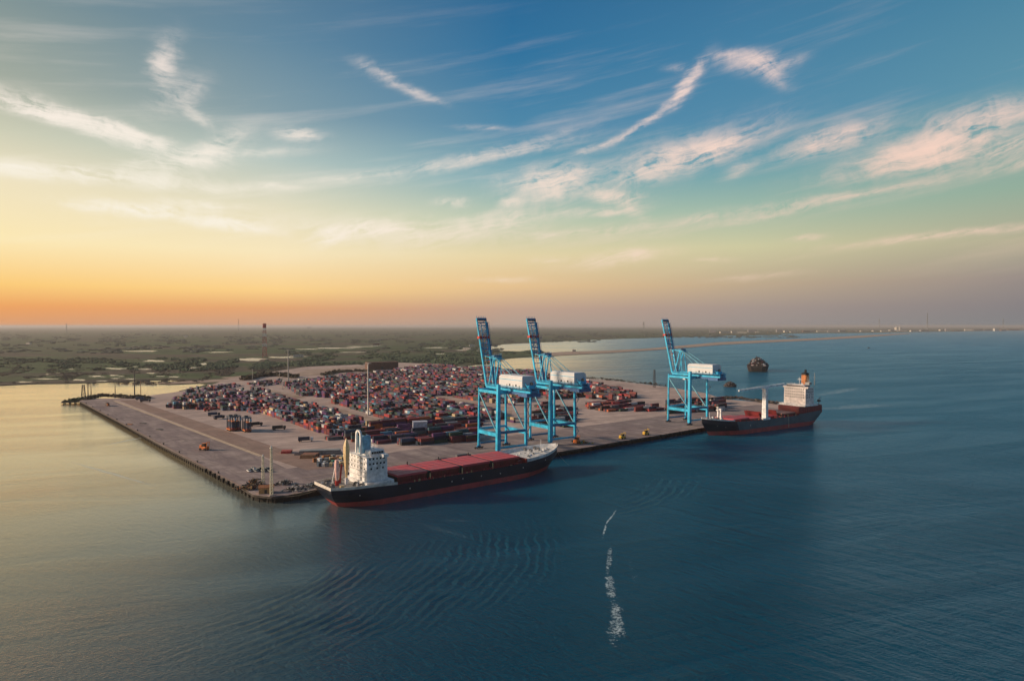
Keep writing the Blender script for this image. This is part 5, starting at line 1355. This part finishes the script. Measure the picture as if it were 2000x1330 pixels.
mk('pipe_grey', (.15,.13,.15), .6, dirt=(.1,.06,.05))
pile(625, 887, R(8), 'slab', 'long low stack of grey slabs left of the near ship bridge'); pile(560, 884, R(10), 'timber', 'short brown timber stack beside the worn strip', .6)
pile(605, 893, R(0), 'timber', 'reddish timber stack in front of the grey slabs', .9); pile(588, 888, R(5), 'pipe', 'grey pipe stack between the timber stacks', .5)
# loose goods behind the ship's stern: crates and drums, each a thing
rg = random.Random(77); cols_ = [('grey','grey_steel'),('dark','black'),('tan','cream'),('blue','blue_dark'),('rusty','rust'),('green','green_paint'),('white','white')]
kk = 0
for r_ in range(4):
    for k in range(9):
        x = 614 + k*7.5 + r_*3 + rg.uniform(-2,2); y = 897 + r_*4.6 - k*.35 + rg.uniform(-1,1); nm, mt = cols_[rg.randrange(7)]
        c = W(x,y,QZ); s_ = rg.uniform(1.0,1.7)
        m = MB(); m.cbox((-s_,-s_*.8,0),(s_,s_*.8,s_*1.5),mt,.12)
        for q in (-.5,.5): m.box((q*s_-.08,-s_*.8-.06,.1),(q*s_+.08,s_*.8+.06,s_*1.5-.1),'dark_steel')
        m.box((-s_*.9,-s_*.7,s_*1.5),(s_*.9,s_*.7,s_*1.6),mt)
        m.build('cargo_crate', label=f"{nm} crate, {ordn[k]} from the left in the {['back','second','third','front'][r_]} row left of the near ship bridge", cat='crate', group='crates stacked left of the near ship', loc=(c.x,c.y,QZ+.05), rz=rg.uniform(0,1.5))
# rusty workshop and scrap at the near corner
def corner_shed():
    c = W(520, 962, QZ); t = thing('rusty_shed', 'small rusty orange shed on the near quay corner', 'shed', (c.x,c.y,QZ+.01), R(20))
    m = MB(); m.box((-4,-2.2,0),(4,2.2,3.2),'tan_wall'); 
    for k in range(8): m.box((-3.9+k,-2.28,0),(-3.75+k,-2.202,3.1),'rust')
    m.build('wall', t)
    m = MB(); m.add([(-4.3,-2.6,3.2),(4.3,-2.6,3.2),(4.3,2.6,3.9),(-4.3,2.6,3.9),(-4.3,-2.6,3.4),(4.3,-2.6,3.4),(4.3,2.6,4.1),(-4.3,2.6,4.1)], MB.BF, 'rust'); m.build('roof', t)
    MB().box((-1,-2.36,0),(.4,-2.29,2.2),'dark_steel').build('door', t)
mk('tan_wall', (.48,.30,.14), .8, dirt=(.25,.10,.04))
corner_shed()
def scrap(px, py, n, h, seed, label, rx=6, mats=('rust','black','dark_steel','quay_edge','tan_wall')):
    c = W(px,py,QZ); rnd = random.Random(seed); m = MB()
    for k in range(n):
        x, y = rnd.gauss(0,rx*.45), rnd.gauss(0,rx*.3); z = rnd.uniform(0,h)*max(.1,1-abs(x)/rx); s_ = rnd.uniform(.4,1.6)
        d = Vector((rnd.uniform(-1,1),rnd.uniform(-1,1),rnd.uniform(-.4,.4))).normalized()*s_
        m.beam(Vector((x,y,z+.3))-d, Vector((x,y,z+.3))+d, rnd.uniform(.15,.8), rnd.uniform(.15,.6), rnd.choice(mats))
    m.build('scrap_heap', label=label, cat='scrap heap', loc=(c.x,c.y,QZ))
scrap(484, 955, 90, 3.5, 1, 'dark rusty scrap heap left of the rusty shed')
scrap(497, 948, 90, 4.5, 2, 'dark rusty scrap heap behind the rusty shed')
scrap(556, 946, 70, 2.5, 3, 'low dark scrap heap right of the pylons', mats=('black','dark_steel','grey_steel'))
scrap(615, 951, 110, 2.6, 4, 'dark scrap heap at the stern of the near ship', 9, mats=('black','dark_steel','blue_dark','grey_steel'))
scrap(575, 957, 70, 1.6, 5, 'grey rubble on the quay edge between pylons and ship', 8, mats=('grey_steel','black','galv'))
scrap(1140, 866, 40, 2.5, 7, 'orange and green machine scrap right of the second crane', 5, mats=('orange_paint','green_paint','yellow_paint','rust'))
ORDN = ['first','second','third','fourth','fifth','sixth','seventh','eighth','ninth','tenth','eleventh','twelfth']
# quay fenders
def fender_row(a, b, n, side, grp):
    m = MB(); m.tube((0,0,-2.2),(0,0,.0),.75,n=10,mat='rubber'); m.tube((0,0,-2.6),(0,0,-2.2),.5,n=8,mat='rubber'); m.box((-.9,-.25,-.5),(.9,.8,.1),'rubber'); me = m.data('quay_fender')
    d = (b-a).normalized(); nn = Vector((d.y,-d.x,0)); L = (b-a).length
    for k in range(n):
        q = a + d*(L*(k+.5)/n) + nn*.7; o = bpy.data.objects.new('quay_fender', me); COL.objects.link(o); o.location = (q.x,q.y,QZ); o.rotation_euler = (0,0,math.atan2(d.y,d.x))
        tag(o, f'black rubber fender {side}, {ORDN[k]} from its left end', 'fender', grp)
fender_row(W(400,913,QZ), W(472,952,QZ), 8, 'on the left pier face near the corner', 'fenders on the left pier face')
fender_row(W(1124,877,QZ), W(1372,835,QZ), 12, 'on the quay face between the two ships', 'fenders between the ships')
bm = MB(); bm.tube((0,0,0),(0,0,.7),.35,.28,n=8,mat='black'); bm.tube((0,0,.7),(0,0,.95),.5,.45,n=8,mat='black'); bm.cbox((-.6,-.6,-.02),(.6,.6,.08),'concrete',.05); bme = bm.data('bollard')
for k in range(12):
    q = W(158,785,QZ).lerp(W(470,951,QZ), (k+.6)/12.6); n = Vector((q.x,q.y,0)).normalized(); q = q + Vector((.75,.6,0))*1.6
    o = bpy.data.objects.new('bollard', bme); COL.objects.link(o); o.location = (q.x,q.y,QZ+.06); o.scale = (1.5,1.5,1.5)
    tag(o, f'black mooring bollard on the left pier edge, {ORDN[k]} from the far end', 'bollard', 'bollards along the left pier edge')
# small boat far out
c = W(1697,680,0); t = thing('small_boat', 'tiny dark boat alone on the open water at right', 'boat', (c.x,c.y,0), R(15))
m = MB(); m.prism([(-7,-2),(4,-2),(8,0),(4,2),(-7,2)],-.4,1.8,'black'); m.build('hull', t); MB().cbox((-5,-1.3,1.8),(0,1.3,4.2),'dark_steel',.3).build('cabin', t)

# ------------------------------------------------------------------ haze
HZ = bpy.data.materials.new('haze'); HZ.use_nodes = True; HZ.node_tree.nodes.clear()
pv = HZ.node_tree.nodes.new('ShaderNodeVolumePrincipled'); ho = HZ.node_tree.nodes.new('ShaderNodeOutputMaterial')
pv.inputs['Color'].default_value = (.90,.85,.84,1); pv.inputs['Density'].default_value = 4.4e-5; pv.inputs['Anisotropy'].default_value = .2
HZ.node_tree.links.new(pv.outputs[0], ho.inputs['Volume'])
M['haze'] = HZ
MB().box((-59000,-3500,-2.2),(59000,59000,112),'haze').build('haze', kind='stuff', label='thin evening haze over the water and land')
